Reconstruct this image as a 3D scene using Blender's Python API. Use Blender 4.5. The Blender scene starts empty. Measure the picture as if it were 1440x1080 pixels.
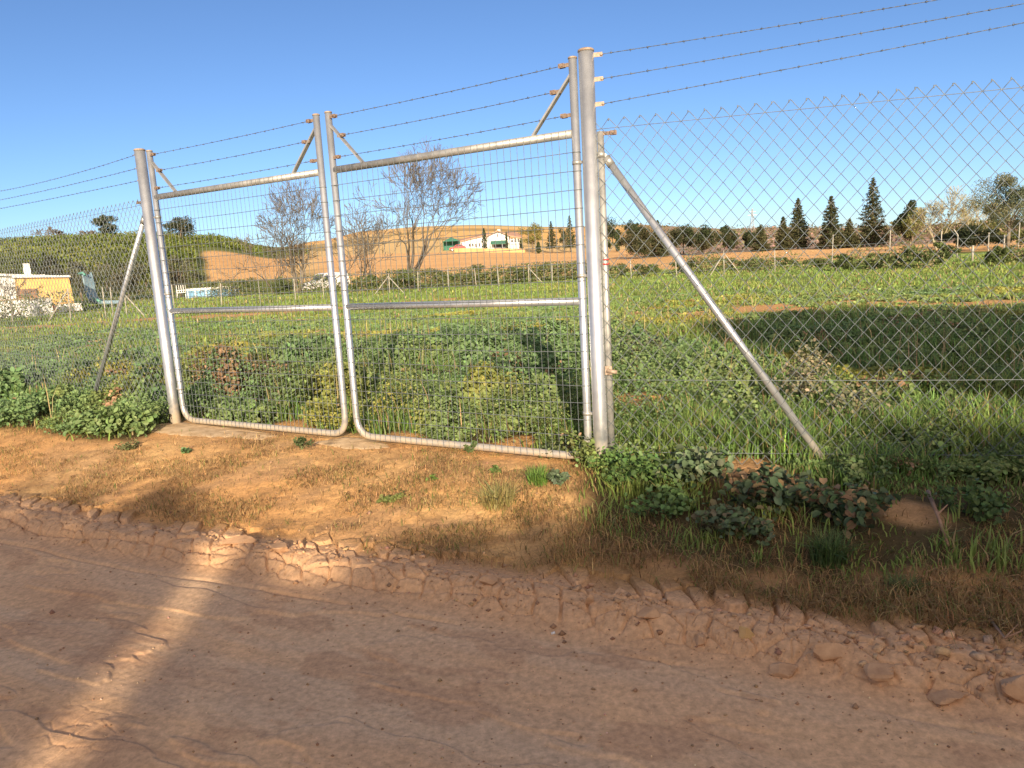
import bpy, math, random
import numpy as np
from mathutils import Vector
rng = np.random.default_rng(11); random.seed(5)
R = math.radians
col = bpy.context.scene.collection
sc = bpy.context.scene
V3 = lambda *a: np.array(a, float)

# ------------------------------------------------------------------ camera
FP, PIT, ROL = 1043.9, .1643, .058
R0 = V3(1, 0, 0); U0 = V3(0, math.sin(PIT), math.cos(PIT)); FW = V3(0, math.cos(PIT), -math.sin(PIT))
CR = math.cos(ROL)*R0-math.sin(ROL)*U0; CU = math.sin(ROL)*R0+math.cos(ROL)*U0
CAM = V3(0, 0, 1.37)
def ray(x, y): return FW*FP+CR*(x-720)-CU*(y-540)
def G(x, y, z=0.0):
    d = ray(x, y); t = (z-1.37)/d[2]; return CAM+t*d
def azi(x):
    d = ray(x, 366.5-.058*(x-720)); return math.atan2(d[0], d[1])
def zat(x, y, dist):                     # height seen at photo point (x, y), at ground distance dist
    d = ray(x, y); return 1.37+dist*d[2]/math.hypot(d[0], d[1])
cd = bpy.data.cameras.new('camera'); cam = bpy.data.objects.new('camera', cd); col.objects.link(cam)
from mathutils import Matrix
m = Matrix(((CR[0], CU[0], -FW[0], CAM[0]), (CR[1], CU[1], -FW[1], CAM[1]), (CR[2], CU[2], -FW[2], CAM[2]), (0, 0, 0, 1)))
cam.matrix_world = m
cd.sensor_width = 36; cd.lens = 36*FP/1440; cd.clip_end = 3000; cd.clip_start = .05
sc.camera = cam

# ------------------------------------------------------------------ light
SAZ, SEL = R(-4), R(17.0)
trav = Vector((math.sin(SAZ)*math.cos(SEL), math.cos(SAZ)*math.cos(SEL), -math.sin(SEL)))
sd = bpy.data.lights.new('sun', 'SUN'); sun = bpy.data.objects.new('sun', sd); col.objects.link(sun)
sun.rotation_euler = trav.to_track_quat('-Z', 'Y').to_euler(); sd.energy = 4.5; sd.angle = R(.9); sd.color = (1, .82, .60)
sun.location = (0, -20, 10)
w = bpy.data.worlds.new('World'); sc.world = w; w.use_nodes = True
nt = w.node_tree; sky = nt.nodes.new('ShaderNodeTexSky'); sky.sky_type = 'NISHITA'; sky.sun_disc = False
sky.sun_elevation = SEL; sky.sun_rotation = R(176); sky.air_density = .72; sky.dust_density = .2; sky.ozone_density = 3.0
bg = nt.nodes['Background']; tint = nt.nodes.new('ShaderNodeMix'); tint.data_type = 'RGBA'; tint.blend_type = 'MULTIPLY'; tint.inputs[0].default_value = 1; tint.inputs[7].default_value = (.92, 1.0, 1.12, 1); nt.links.new(sky.outputs[0], tint.inputs[6]); nt.links.new(tint.outputs[2], bg.inputs[0]); bg.inputs[1].default_value = .074
# warm glow added over the sky round the low sun, as fill light
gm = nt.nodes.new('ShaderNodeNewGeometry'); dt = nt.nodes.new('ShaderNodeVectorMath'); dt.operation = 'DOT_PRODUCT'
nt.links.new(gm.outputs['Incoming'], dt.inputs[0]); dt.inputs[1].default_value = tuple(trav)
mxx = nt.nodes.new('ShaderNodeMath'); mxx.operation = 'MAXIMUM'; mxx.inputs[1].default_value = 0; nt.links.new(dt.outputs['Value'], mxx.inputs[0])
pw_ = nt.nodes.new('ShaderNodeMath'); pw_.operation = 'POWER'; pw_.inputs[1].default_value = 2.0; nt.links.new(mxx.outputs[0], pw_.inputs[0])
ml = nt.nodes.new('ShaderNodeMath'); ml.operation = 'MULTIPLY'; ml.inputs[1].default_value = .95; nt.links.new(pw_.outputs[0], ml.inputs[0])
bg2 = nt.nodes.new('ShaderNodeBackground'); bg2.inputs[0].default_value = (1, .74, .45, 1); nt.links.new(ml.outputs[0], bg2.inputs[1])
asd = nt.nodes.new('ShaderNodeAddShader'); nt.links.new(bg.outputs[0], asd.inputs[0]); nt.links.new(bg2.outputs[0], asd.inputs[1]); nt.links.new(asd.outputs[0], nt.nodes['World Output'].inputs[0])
sc.view_settings.view_transform = 'Standard'; sc.view_settings.look = 'None'; sc.view_settings.exposure = .9; sc.view_settings.gamma = 1

# ------------------------------------------------------------------ noise
_perm = np.random.default_rng(3).permutation(1024)
def _h(i, j, k=0): return _perm[(_perm[(_perm[(i & 1023)]+j) & 1023]+k) & 1023]/1023.0
def vn(x, y, k=0):
    xi = np.floor(x).astype(np.int64); yi = np.floor(y).astype(np.int64); fx = x-xi; fy = y-yi
    fx = fx*fx*(3-2*fx); fy = fy*fy*(3-2*fy)
    a = _h(xi, yi, k); b = _h(xi+1, yi, k); c = _h(xi, yi+1, k); d = _h(xi+1, yi+1, k)
    return (a*(1-fx)+b*fx)*(1-fy)+(c*(1-fx)+d*fx)*fy
def fbm(x, y, o=4, k=0):
    s = 0; a = .5; n = 0
    for i in range(o):
        s = s+a*vn(x*2**i+i*17.3, y*2**i-i*9.1, k+i*7); n += a; a *= .5
    return s/n
def vor(x, y, k=0):                      # cell value, edge distance
    xi = np.floor(x).astype(np.int64); yi = np.floor(y).astype(np.int64)
    f1 = np.full(x.shape, 9.); f2 = np.full(x.shape, 9.); cv = np.zeros(x.shape)
    for i in (-1, 0, 1):
        for j in (-1, 0, 1):
            px = xi+i+.1+.8*_h(xi+i, yi+j, k); py = yi+j+.1+.8*_h(xi+i, yi+j, k+5)
            d = np.hypot(px-x, py-y); c = _h(xi+i, yi+j, k+11)
            nb = d < f1; f2 = np.where(nb, f1, np.minimum(f2, d)); cv = np.where(nb, c, cv); f1 = np.where(nb, d, f1)
    return cv, f2-f1
def ss(a, b, x):
    t = np.clip((x-a)/(b-a), 0, 1); return t*t*(3-2*t)
def segdist(x, y, pts):
    d = np.full(np.shape(x), 1e9)
    for (ax, ay), (bx, by) in zip(pts[:-1], pts[1:]):
        vx, vy = bx-ax, by-ay; t = np.clip(((x-ax)*vx+(y-ay)*vy)/(vx*vx+vy*vy), 0, 1)
        d = np.minimum(d, np.hypot(x-ax-t*vx, y-ay-t*vy))
    return d

# ------------------------------------------------------------------ terrain
def road_st(x, y):
    s = (y+.5*x-3.12)/1.118; t = (x-.5*y)/1.118
    return s, t
KEYS = {}
def prof(px, lst):
    out = []
    for d, y in lst:
        out.append((d, zat(px, y, d) if y > 1 else y))
    KEYS[px] = out
prof(-900, [(60, 0), (110, 0.5), (260, .9), (460, .9)])
prof(-300, [(60, 0), (80, 432), (230, 390), (460, 385)])
prof(0, [(58, 0), (80, 400), (230, 343), (460, 340)])
prof(200, [(60, 0), (85, 398), (240, 331), (460, 332)])
prof(300, [(66, 0), (95, 393), (250, 334), (460, 334)])
prof(400, [(66, 0), (100, 386), (280, 350), (460, 347)])
prof(450, [(62, 0), (100, 382), (300, 350), (460, 338)])
prof(520, [(55, 0), (95, 380), (200, 354), (300, 338), (460, 324)])
prof(620, [(55, 0), (95, 379), (180, 352), (210, 347), (420, 318), (460, 317)])
prof(850, [(55, 0), (95, 370), (180, 351), (300, 332), (420, 317), (460, 316.5)])
prof(1050, [(60, 0), (110, 353), (150, 348), (300, 328), (460, 321)])
prof(1240, [(60, 0), (110, 346), (150, 343), (300, 327), (460, 319)])
prof(1440, [(60, 0), (110, 337), (300, 319), (460, 311)])
prof(2000, [(60, 0), (110, .6), (300, 3), (460, 10)])
prof(2600, [(60, 0), (110, .6), (300, 3), (460, 10)])
DK = np.array([0, 25, 45, 55, 58, 60, 62, 66, 75, 80, 85, 95, 100, 105, 110, 130, 150, 180, 200, 210, 230, 240, 250, 260, 280, 300, 350, 420, 460, 520, 800.])
PX = sorted(KEYS); AZK = np.array([azi(p) for p in PX])
TAB = np.array([np.interp(DK, [0]+[a for a, b in KEYS[p]]+[520, 800], [0]+[b for a, b in KEYS[p]]+[KEYS[p][-1][1]-4, KEYS[p][-1][1]-40]) for p in PX])
TAB[:, -1] = np.maximum(TAB[:, -1], -20)
VAN = (math.sin(azi(470))*76, math.cos(azi(470))*76)
def far_h(x, y):
    a = np.arctan2(x, y); d = np.hypot(x, y)
    ia = np.interp(a, AZK, np.arange(len(AZK))); idd = np.interp(d, DK, np.arange(len(DK)))
    i = np.clip(ia.astype(int), 0, len(AZK)-2); j = np.clip(idd.astype(int), 0, len(DK)-2)
    fa = ia-i; fd = idd-j; fa = fa*fa*(3-2*fa)
    return (TAB[i, j]*(1-fa)+TAB[i+1, j]*fa)*(1-fd)+(TAB[i, j+1]*(1-fa)+TAB[i+1, j+1]*fa)*fd
def height(x, y, fine=True):
    x = np.asarray(x, float); y = np.asarray(y, float)
    d = np.hypot(x, y); s, t = road_st(x, y)
    wob = .07*(fbm(t*1.1, s*0+3, 3, 9)-.5)*2; sw = s-wob
    z = np.where(sw < -.14, -.18, 0.)
    z = -.18+.05*ss(-.2, .15, sw)+.13*ss(.15, 1.55, sw)
    z = z+.035*np.exp(-((sw-.02)/.13)**2)
    # shallow wheel tracks and a second far edge of the road behind the camera
    z = z-.018*np.exp(-((sw+.62)/.28)**2)-.015*np.exp(-((sw+2.2)/.3)**2)+.015*np.exp(-((sw+1.35)/.3)**2)
    z = z+.16*ss(-4.2, -5.0, sw)
    verge = ss(.12, .4, sw)
    z = z+verge*(.05*(fbm(x*1.6, y*1.6, 4, 2)-.5)+.016*(fbm(x*11, y*11, 3, 5)-.5))*ss(12, 6, d)
    z = z+.10*(fbm(x*.28, y*.28, 3, 21)-.5)*ss(6, 12, d)*ss(70, 40, d)
    rt = ss(.6, 1.4, x)*ss(6.5, 3.5, y)
    z = z+rt*verge*.06*(fbm(x*3+9, y*3, 3, 8)-.35)
    z = z+far_h(x, y)+ss(80, 160, d)*1.2*(fbm(x*.02, y*.02, 3, 31)-.5)
    z = z-1.12*np.exp(-(((x-VAN[0])/9)**2+((y-VAN[1])/7)**2))
    if fine:
        near = (d < 9)
        if near.any():
            xs, ys, sn, tn = x[near], y[near], sw[near], t[near]
            # mud ridge: tyre lug blocks and drying cracks
            band = ss(-.16, -.06, sn)*ss(.24, .12, sn)
            jx = .22*(fbm(tn*6, sn*6, 2, 4)-.5)*2
            sk = sn*(.55+.2*ss(-1.5, 2, tn))
            c1, e1 = vor(tn*(7.2-1.4*ss(0, 2.5, tn))+jx+sk*7, sn*8.5+jx, 6)
            c2, e2 = vor(tn*19+jx, sn*17+jx*2, 8)
            big = .010+.050*ss(-.4, 1.6, tn); ck = (.35+.65*ss(.3, .55, fbm(tn*2.2, sn*3, 3, 43)))*(.55+.45*ss(-.6, 1.2, tn))
            dz = band*((c1-.4)*big-(.030+.022*ss(-.3, 1.2, tn))*np.maximum(ck, .45)*ss(.15, 0.02, e1)-.007*ss(.10, 0, e2)*ss(.4, .6, fbm(tn*4, sn*4, 2, 44))+.020*(fbm(tn*9, sn*12, 4, 7)-.5)+(c2-.5)*.004)
            # outer broken row of lug marks thrown up towards the verge
            c3, e3 = vor(tn*8.5+sn*5, sn*6+jx, 15)
            b2 = ss(.1, .2, sn)*ss(.42, .3, sn)
            dz = dz+b2*(ss(.4, .5, c3)*(.014+.02*c3)*ss(.02, .16, e3)-.014)
            # tread line on the road side
            dz = dz-.012*np.exp(-((sn+.24+.015*np.sin(tn*3))/.012)**2)*ss(.3, .55, fbm(tn*1.5, sn*0, 2, 41))
            dz = dz-.022*np.exp(-((sn+.035+.03*np.sin(tn*2.3)+.02*np.sin(tn*5.1))/.014)**2)*ss(.35, .55, fbm(tn*1.2, sn*0+2, 3, 45))
            # thin crust on the road, edges broken
            fl = fbm(tn*1.3, sn*4.5, 4, 12)
            dz = dz+ss(-.12, -.25, sn)*(.007*ss(.5, .53, fl)+.005*(fbm(tn*2, sn*22, 3, 14)-.5)+.003*(fbm(xs*12, ys*12, 3, 16)-.5))
            rough = .6*ss(.52, .62, fbm(tn*.9+4, sn*1.1, 3, 19))*ss(-.5, -1.0, sn)
            c4, e4 = vor(tn*9, sn*9, 23)
            dz = dz+rough*(.012*(fbm(tn*13, sn*13, 3, 17)-.5)-.005*ss(.1, 0, e4))
            zz = z[near]; zz = zz+dz*ss(9, 7, d[near]); z = z.copy(); z[near] = zz
    return z
def H(x, y): return float(height(np.array([x]), np.array([y]), False)[0])

TRK_L = [tuple(G(*q)[:2]) for q in [(-150, 472), (60, 459), (215, 449), (390, 440), (500, 431), (640, 420)]]
TRK_R = [tuple(G(*q)[:2]) for q in [(960, 438), (1080, 437), (1200, 430), (1320, 427), (1500, 424), (1800, 420)]]
PATCH = [(G(895, 566), .38), (G(955, 582), .22), (G(1040, 668), .28), (G(1100, 690), .2), (G(1290, 720), .2), (G(1010, 495), .5), (G(400, 602), .3), (G(560, 618), .25), (G(730, 624), .22)]
def bare(x, y):                          # bare soil in the meadow, 0..1
    n = (fbm(x*1.3, y*1.3, 3, 51)-.5); b = 0*x
    d1 = segdist(x, y, TRK_L); b = np.maximum(b, ss(.55, 0, d1/2.6+n*1.4)*.95)
    d2 = segdist(x, y, TRK_R); b = np.maximum(b, ss(.8, .1, d2/2.3+n*1.8))
    for p, r in PATCH:
        b = np.maximum(b, ss(1.1, .5, np.hypot(x-p[0], (y-p[1])*.8)/r+n*1.6*np.minimum(1, .5+r)))
    return b
PG = V3(.5625, 4.754, 0); TH = 1.0267; DG = V3(-math.sin(TH), math.cos(TH), 0); NG = V3(math.cos(TH), math.sin(TH), 0)
if NG[1] < 0: NG = -NG
def gate_sd(x, y): return (x-PG[0])*NG[0]+(y-PG[1])*NG[1]    # >0 behind the gate
def vegmask(x, y):                       # dense green growth
    s, t = road_st(x, y); n = (fbm(x*2.1, y*2.1, 3, 61)-.5)
    g = gate_sd(x, y)
    a = ss(.03, .30, g+n*.35)
    right = ss(.3, .55, x+n*.5)*ss(.50, .75, s+n*.7)
    left = ss(-3.25, -3.45, x)*ss(1.35, 1.6, s+n*.5)
    return np.clip(np.maximum(a, np.maximum(right, left)), 0, 1)*(1-bare(x, y))

def mesh_np(name, verts, faces_flat, nper, mat, parent=None, fcol=None, vcol=None, smooth=False, origin=None):
    me = bpy.data.meshes.new(name); nf = len(faces_flat)//nper
    v = np.asarray(verts, np.float32).reshape(-1, 3)
    if origin is not None: v = v-np.asarray(origin, np.float32)
    me.vertices.add(len(v)); me.vertices.foreach_set('co', v.ravel())
    me.loops.add(len(faces_flat)); me.loops.foreach_set('vertex_index', np.asarray(faces_flat, np.int32))
    me.polygons.add(nf); me.polygons.foreach_set('loop_start', np.arange(nf, dtype=np.int32)*nper)
    me.polygons.foreach_set('loop_total', np.full(nf, nper, np.int32))
    if smooth: me.polygons.foreach_set('use_smooth', np.ones(nf, bool))
    me.update(calc_edges=True)
    for arr, dom in ((fcol, 'FACE'), (vcol, 'POINT')):
        if arr is not None:
            a = me.attributes.new('Col', 'FLOAT_COLOR', dom)
            c = np.ones((len(arr), 4), np.float32); c[:, :3] = arr; a.data.foreach_set('color', c.ravel())
    me.materials.append(mat)
    o = bpy.data.objects.new(name, me); col.objects.link(o)
    if parent is not None: o.parent = parent
    elif origin is not None: o.location = origin
    return o

# ------------------------------------------------------------------ materials
def newmat(name):
    mt = bpy.data.materials.new(name); mt.use_nodes = True
    return mt, mt.node_tree, mt.node_tree.nodes['Principled BSDF']
def N(nt, t, **k):
    n = nt.nodes.new(t)
    for a, b in k.items():
        if a.startswith('i_'): n.inputs[int(a[2:])].default_value = b
        else: setattr(n, a, b)
    return n
def ground_mat(name, bump=.35, scale=1.0, rough=.95):
    mt, t, p = newmat(name)
    at = N(t, 'ShaderNodeAttribute', attribute_name='Col')
    geo = N(t, 'ShaderNodeNewGeometry')
    n1 = N(t, 'ShaderNodeTexNoise'); n1.inputs['Scale'].default_value = 38*scale; n1.inputs['Detail'].default_value = 8; n1.inputs['Roughness'].default_value = .7
    t.links.new(geo.outputs['Position'], n1.inputs['Vector'])
    n2 = N(t, 'ShaderNodeTexNoise'); n2.inputs['Scale'].default_value = 170*scale; n2.inputs['Detail'].default_value = 4; t.links.new(geo.outputs['Position'], n2.inputs['Vector'])
    mr = N(t, 'ShaderNodeMapRange'); mr.inputs[3].default_value = .72; mr.inputs[4].default_value = 1.28; mr.inputs[1].default_value = .3; mr.inputs[2].default_value = .7
    t.links.new(n1.outputs[0], mr.inputs[0])
    mx = N(t, 'ShaderNodeMix', data_type='RGBA', blend_type='MULTIPLY'); mx.inputs[0].default_value = 1
    t.links.new(at.outputs['Color'], mx.inputs[6]); t.links.new(mr.outputs[0], mx.inputs[7])
    t.links.new(mx.outputs[2], p.inputs['Base Color']); p.inputs['Roughness'].default_value = rough; p.inputs['Specular IOR Level'].default_value = .15
    ad = N(t, 'ShaderNodeMath', operation='ADD'); t.links.new(n1.outputs[0], ad.inputs[0])
    m2 = N(t, 'ShaderNodeMath', operation='MULTIPLY'); m2.inputs[1].default_value = .35; t.links.new(n2.outputs[0], m2.inputs[0]); t.links.new(m2.outputs[0], ad.inputs[1])
    b = N(t, 'ShaderNodeBump'); b.inputs['Strength'].default_value = bump; b.inputs['Distance'].default_value = .02/scale; t.links.new(ad.outputs[0], b.inputs['Height']); t.links.new(b.outputs[0], p.inputs['Normal'])
    return mt
def leaf_mat(name, tr=.25, rough=.55, spec=.25):
    mt, t, p = newmat(name); at = N(t, 'ShaderNodeAttribute', attribute_name='Col')
    t.links.new(at.outputs['Color'], p.inputs['Base Color']); p.inputs['Roughness'].default_value = rough; p.inputs['Specular IOR Level'].default_value = spec
    tl = N(t, 'ShaderNodeBsdfTranslucent'); t.links.new(at.outputs['Color'], tl.inputs[0])
    mx = N(t, 'ShaderNodeMixShader'); mx.inputs[0].default_value = tr; t.links.new(p.outputs[0], mx.inputs[1]); t.links.new(tl.outputs[0], mx.inputs[2])
    t.links.new(mx.outputs[0], t.nodes['Material Output'].inputs[0]); return mt
def noisy(name, c1, c2, scale=8, rough=.6, metal=0, bump=.0, spec=.4, lo=.35, hi=.65, stretch=None):
    mt, t, p = newmat(name); tc = N(t, 'ShaderNodeNewGeometry')
    n1 = N(t, 'ShaderNodeTexNoise'); n1.inputs['Scale'].default_value = scale; n1.inputs['Detail'].default_value = 6; n1.inputs['Roughness'].default_value = .65
    if stretch:
        mp = N(t, 'ShaderNodeMapping'); mp.inputs['Scale'].default_value = stretch; t.links.new(tc.outputs['Position'], mp.inputs[0]); t.links.new(mp.outputs[0], n1.inputs['Vector'])
    else: t.links.new(tc.outputs['Position'], n1.inputs['Vector'])
    cr = N(t, 'ShaderNodeValToRGB'); cr.color_ramp.elements[0].position = lo; cr.color_ramp.elements[1].position = hi
    cr.color_ramp.elements[0].color = (*c1, 1); cr.color_ramp.elements[1].color = (*c2, 1)
    t.links.new(n1.outputs[0], cr.inputs[0]); t.links.new(cr.outputs[0], p.inputs['Base Color'])
    p.inputs['Metallic'].default_value = metal; p.inputs['Specular IOR Level'].default_value = spec
    mr = N(t, 'ShaderNodeMapRange'); mr.inputs[3].default_value = rough-.1; mr.inputs[4].default_value = rough+.12; t.links.new(n1.outputs[0], mr.inputs[0]); t.links.new(mr.outputs[0], p.inputs['Roughness'])
    if bump:
        b = N(t, 'ShaderNodeBump'); b.inputs['Strength'].default_value = bump; b.inputs['Distance'].default_value = .01; t.links.new(n1.outputs[0], b.inputs['Height']); t.links.new(b.outputs[0], p.inputs['Normal'])
    return mt
M = {}
M['galv'] = noisy('galvanised_steel', (.49, .51, .53), (.63, .645, .65), 9, .36, .72, .03, .5, .3, .7)
def muddy(mt):
    t = mt.node_tree; p = t.nodes['Principled BSDF']; src = p.inputs['Base Color'].links[0].from_socket
    g = N(t, 'ShaderNodeNewGeometry'); sx = N(t, 'ShaderNodeSeparateXYZ'); t.links.new(g.outputs['Position'], sx.inputs[0])
    n = N(t, 'ShaderNodeTexNoise'); n.inputs['Scale'].default_value = 18; n.inputs['Detail'].default_value = 5; t.links.new(g.outputs['Position'], n.inputs['Vector'])
    m1 = N(t, 'ShaderNodeMath', operation='MULTIPLY_ADD'); t.links.new(n.outputs[0], m1.inputs[0]); m1.inputs[1].default_value = -.5; t.links.new(sx.outputs[2], m1.inputs[2])
    mr = N(t, 'ShaderNodeMapRange'); mr.inputs[1].default_value = -.22; mr.inputs[2].default_value = .02; mr.inputs[3].default_value = .6; mr.inputs[4].default_value = 0; t.links.new(m1.outputs[0], mr.inputs[0])
    mx = N(t, 'ShaderNodeMix', data_type='RGBA'); t.links.new(mr.outputs[0], mx.inputs[0]); t.links.new(src, mx.inputs[6]); mx.inputs[7].default_value = (.50, .36, .17, 1); t.links.new(mx.outputs[2], p.inputs['Base Color'])
    mm = N(t, 'ShaderNodeMapRange'); mm.inputs[3].default_value = p.inputs['Metallic'].default_value; mm.inputs[4].default_value = 0; t.links.new(mr.outputs[0], mm.inputs[0]); t.links.new(mm.outputs[0], p.inputs['Metallic'])
muddy(M['galv'])
M['galv_old'] = noisy('old_galvanised_steel', (.33, .33, .31), (.50, .49, .45), 16, .48, .55, .06, .4)
M['wire'] = noisy('galvanised_wire', (.12, .14, .15), (.23, .26, .27), 40, .5, .3, 0, .4)
M['barb'] = noisy('barbed_wire_steel', (.08, .09, .10), (.17, .18, .18), 30, .6, .3, 0, .3)
M['rust'] = noisy('rusty_steel', (.12, .07, .05), (.32, .25, .19), 60, .75, .2, .2, .3)
M['plate'] = noisy('weathered_plate', (.28, .20, .14), (.46, .37, .28), 50, .6, .2, .1, .3)
M['bark'] = noisy('bark', (.10, .075, .05), (.24, .19, .135), 3, .9, 0, .3, .2)
M['twig'] = noisy('bare_branches', (.10, .08, .06), (.20, .165, .125), 1.2, .9, 0, 0, .2)
M['twig_pale'] = noisy('pale_branches', (.28, .25, .16), (.42, .38, .24), 1.2, .9, 0, 0, .2)
M['white'] = noisy('white_paint', (.62, .60, .55), (.8, .79, .76), 1.3, .7, 0, 0, .3)
M['yellow'] = noisy('yellow_render', (.60, .37, .12), (.70, .45, .17), 1.5, .85, 0, .1, .2)
M['tile'] = noisy('clay_tiles', (.36, .20, .13), (.52, .32, .22), 2.5, .85, 0, 0, .2)
M['dark'] = noisy('dark_opening', (.02, .022, .025), (.05, .05, .055), 2, .4, 0, 0, .5)
M['glass'] = noisy('window_glass', (.03, .035, .04), (.07, .08, .09), 2, .12, 0, 0, .6)
M['green'] = noisy('green_cloth', (.03, .13, .09), (.06, .20, .13), 3, .8)
M['red'] = noisy('red_paint', (.45, .04, .04), (.60, .09, .07), 3, .5)
M['blue'] = noisy('blue_plastic', (.12, .28, .46), (.22, .40, .56), 2, .5)
M['slide'] = noisy('grey_blue_plastic', (.16, .26, .33), (.26, .36, .40), 2, .45)
M['teal'] = noisy('teal_plastic', (.08, .28, .22), (.14, .36, .28), 2, .45)
M['paint'] = noisy('white_car_paint', (.70, .70, .68), (.78, .78, .76), 2, .3, 0, 0, .5)
M['tyre'] = noisy('tyre_rubber', (.015, .015, .015), (.035, .035, .035), 20, .9)
M['brown'] = noisy('brown_boards', (.20, .11, .06), (.33, .19, .11), 3, .85)
M['pole'] = noisy('pale_fence_post', (.28, .26, .21), (.44, .41, .34), 6, .7, .1)
M['concrete'] = noisy('sandy_concrete', (.42, .29, .16), (.62, .46, .28), 9, .9, 0, .35, .2)
M['clod'] = noisy('dry_mud', (.42, .25, .14), (.60, .38, .22), 14, .95, 0, .5, .15)
M['yclod'] = noisy('ochre_mud', (.50, .33, .14), (.62, .42, .20), 14, .95, 0, .5, .15)
M['clodv'] = ground_mat('dry_mud_bits', .5, 1.5); M['flower'] = noisy('yellow_petals', (.70, .62, .03), (.8, .7, .06), 30, .6)
M['road'] = ground_mat('road_soil', .22, 1.0)
M['soil'] = ground_mat('verge_soil', .55, 1.3)
M['meadow_soil'] = ground_mat('meadow_soil', .6, .5)
M['field'] = ground_mat('field_soil', .5, .08)
M['hill'] = ground_mat('hill_ground', .6, .05)
M['leaf'] = leaf_mat('leaves'); M['needle'] = leaf_mat('needles', .08, .8, .1); M['straw'] = leaf_mat('dry_straw', .15, .8, .1)

# ------------------------------------------------------------------ object helpers
def tag(o, label=None, cat=None, group=None, kind=None):
    if label: o['label'] = label
    if cat: o['category'] = cat
    if group: o['group'] = group
    if kind: o['kind'] = kind
    return o
def thing(name, loc, label, cat, group=None):
    o = bpy.data.objects.new(name, None); col.objects.link(o); o.location = Vector([float(a) for a in loc]); o.empty_display_size = .1
    return tag(o, label, cat, group)
def wloc(o):
    p = np.zeros(3)
    while o is not None: p = p+np.array(o.location); o = o.parent
    return p
class MB:
    def __init__(s): s.v = []; s.f = []; s.sm = []; s.n = 0
    def add(s, vs, fs, smooth=True):
        vs = np.asarray(vs, float).reshape(-1, 3); s.v.append(vs)
        for f in fs: s.f.append(tuple(int(i)+s.n for i in f)); s.sm.append(smooth)
        s.n += len(vs)
    def tube(s, pts, r, k=8, cap=True, smooth=True):
        pts = np.asarray(pts, float); n = len(pts); rr = np.full(n, r) if np.isscalar(r) else np.asarray(r, float)
        tg = np.gradient(pts, axis=0); tg /= np.linalg.norm(tg, axis=1)[:, None]+1e-12
        ref = V3(0, 0, 1) if abs(tg[0][2]) < .9 else V3(1, 0, 0)
        a = np.cross(tg[0], ref); a /= np.linalg.norm(a); rings = []; an = np.arange(k)*2*math.pi/k
        for i in range(n):
            a = a-tg[i]*np.dot(a, tg[i]); a /= np.linalg.norm(a); b = np.cross(tg[i], a)
            rings.append(pts[i]+rr[i]*(np.cos(an)[:, None]*a+np.sin(an)[:, None]*b))
        fs = []
        for i in range(n-1):
            for j in range(k):
                q = (j+1) % k; fs.append((i*k+j, i*k+q, (i+1)*k+q, (i+1)*k+j))
        s.add(np.concatenate(rings), fs, smooth)
        if cap and k > 3:
            base = s.n-n*k; s.f.append(tuple(base+j for j in range(k))[::-1]); s.sm.append(False)
            s.f.append(tuple(base+(n-1)*k+j for j in range(k))); s.sm.append(False)
        return s
    def box(s, c, X, Y, Z, smooth=False):            # half vectors
        c, X, Y, Z = [np.asarray(q, float) for q in (c, X, Y, Z)]
        vs = [c+a*X+b*Y+d*Z for a in (-1, 1) for b in (-1, 1) for d in (-1, 1)]
        s.add(vs, [(0, 1, 3, 2), (4, 6, 7, 5), (0, 4, 5, 1), (2, 3, 7, 6), (0, 2, 6, 4), (1, 5, 7, 3)], smooth); return s
    def bar(s, a, b, w, h, up=(0, 0, 1)):
        a, b = np.asarray(a, float), np.asarray(b, float); d = (b-a)/2; t = d/np.linalg.norm(d); u = np.asarray(up, float)
        u = u-t*np.dot(u, t); u /= np.linalg.norm(u); q = np.cross(t, u)
        return s.box((a+b)/2, d, q*w/2, u*h/2)
    def build(s, name, mat, parent=None, bevel=0):
        me = bpy.data.meshes.new(name); v = np.concatenate(s.v)
        o = bpy.data.objects.new(name, me); col.objects.link(o)
        if parent is not None: o.parent = parent; org = wloc(parent)
        else: org = V3((v[:, 0].min()+v[:, 0].max())/2, (v[:, 1].min()+v[:, 1].max())/2, v[:, 2].min()); o.location = Vector(org)
        me.from_pydata((v-org).tolist(), [], s.f); me.polygons.foreach_set('use_smooth', s.sm); me.materials.append(mat); me.update()
        if bevel:
            b = o.modifiers.new('bevel', 'BEVEL'); b.width = bevel; b.segments = 2
        return o

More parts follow.
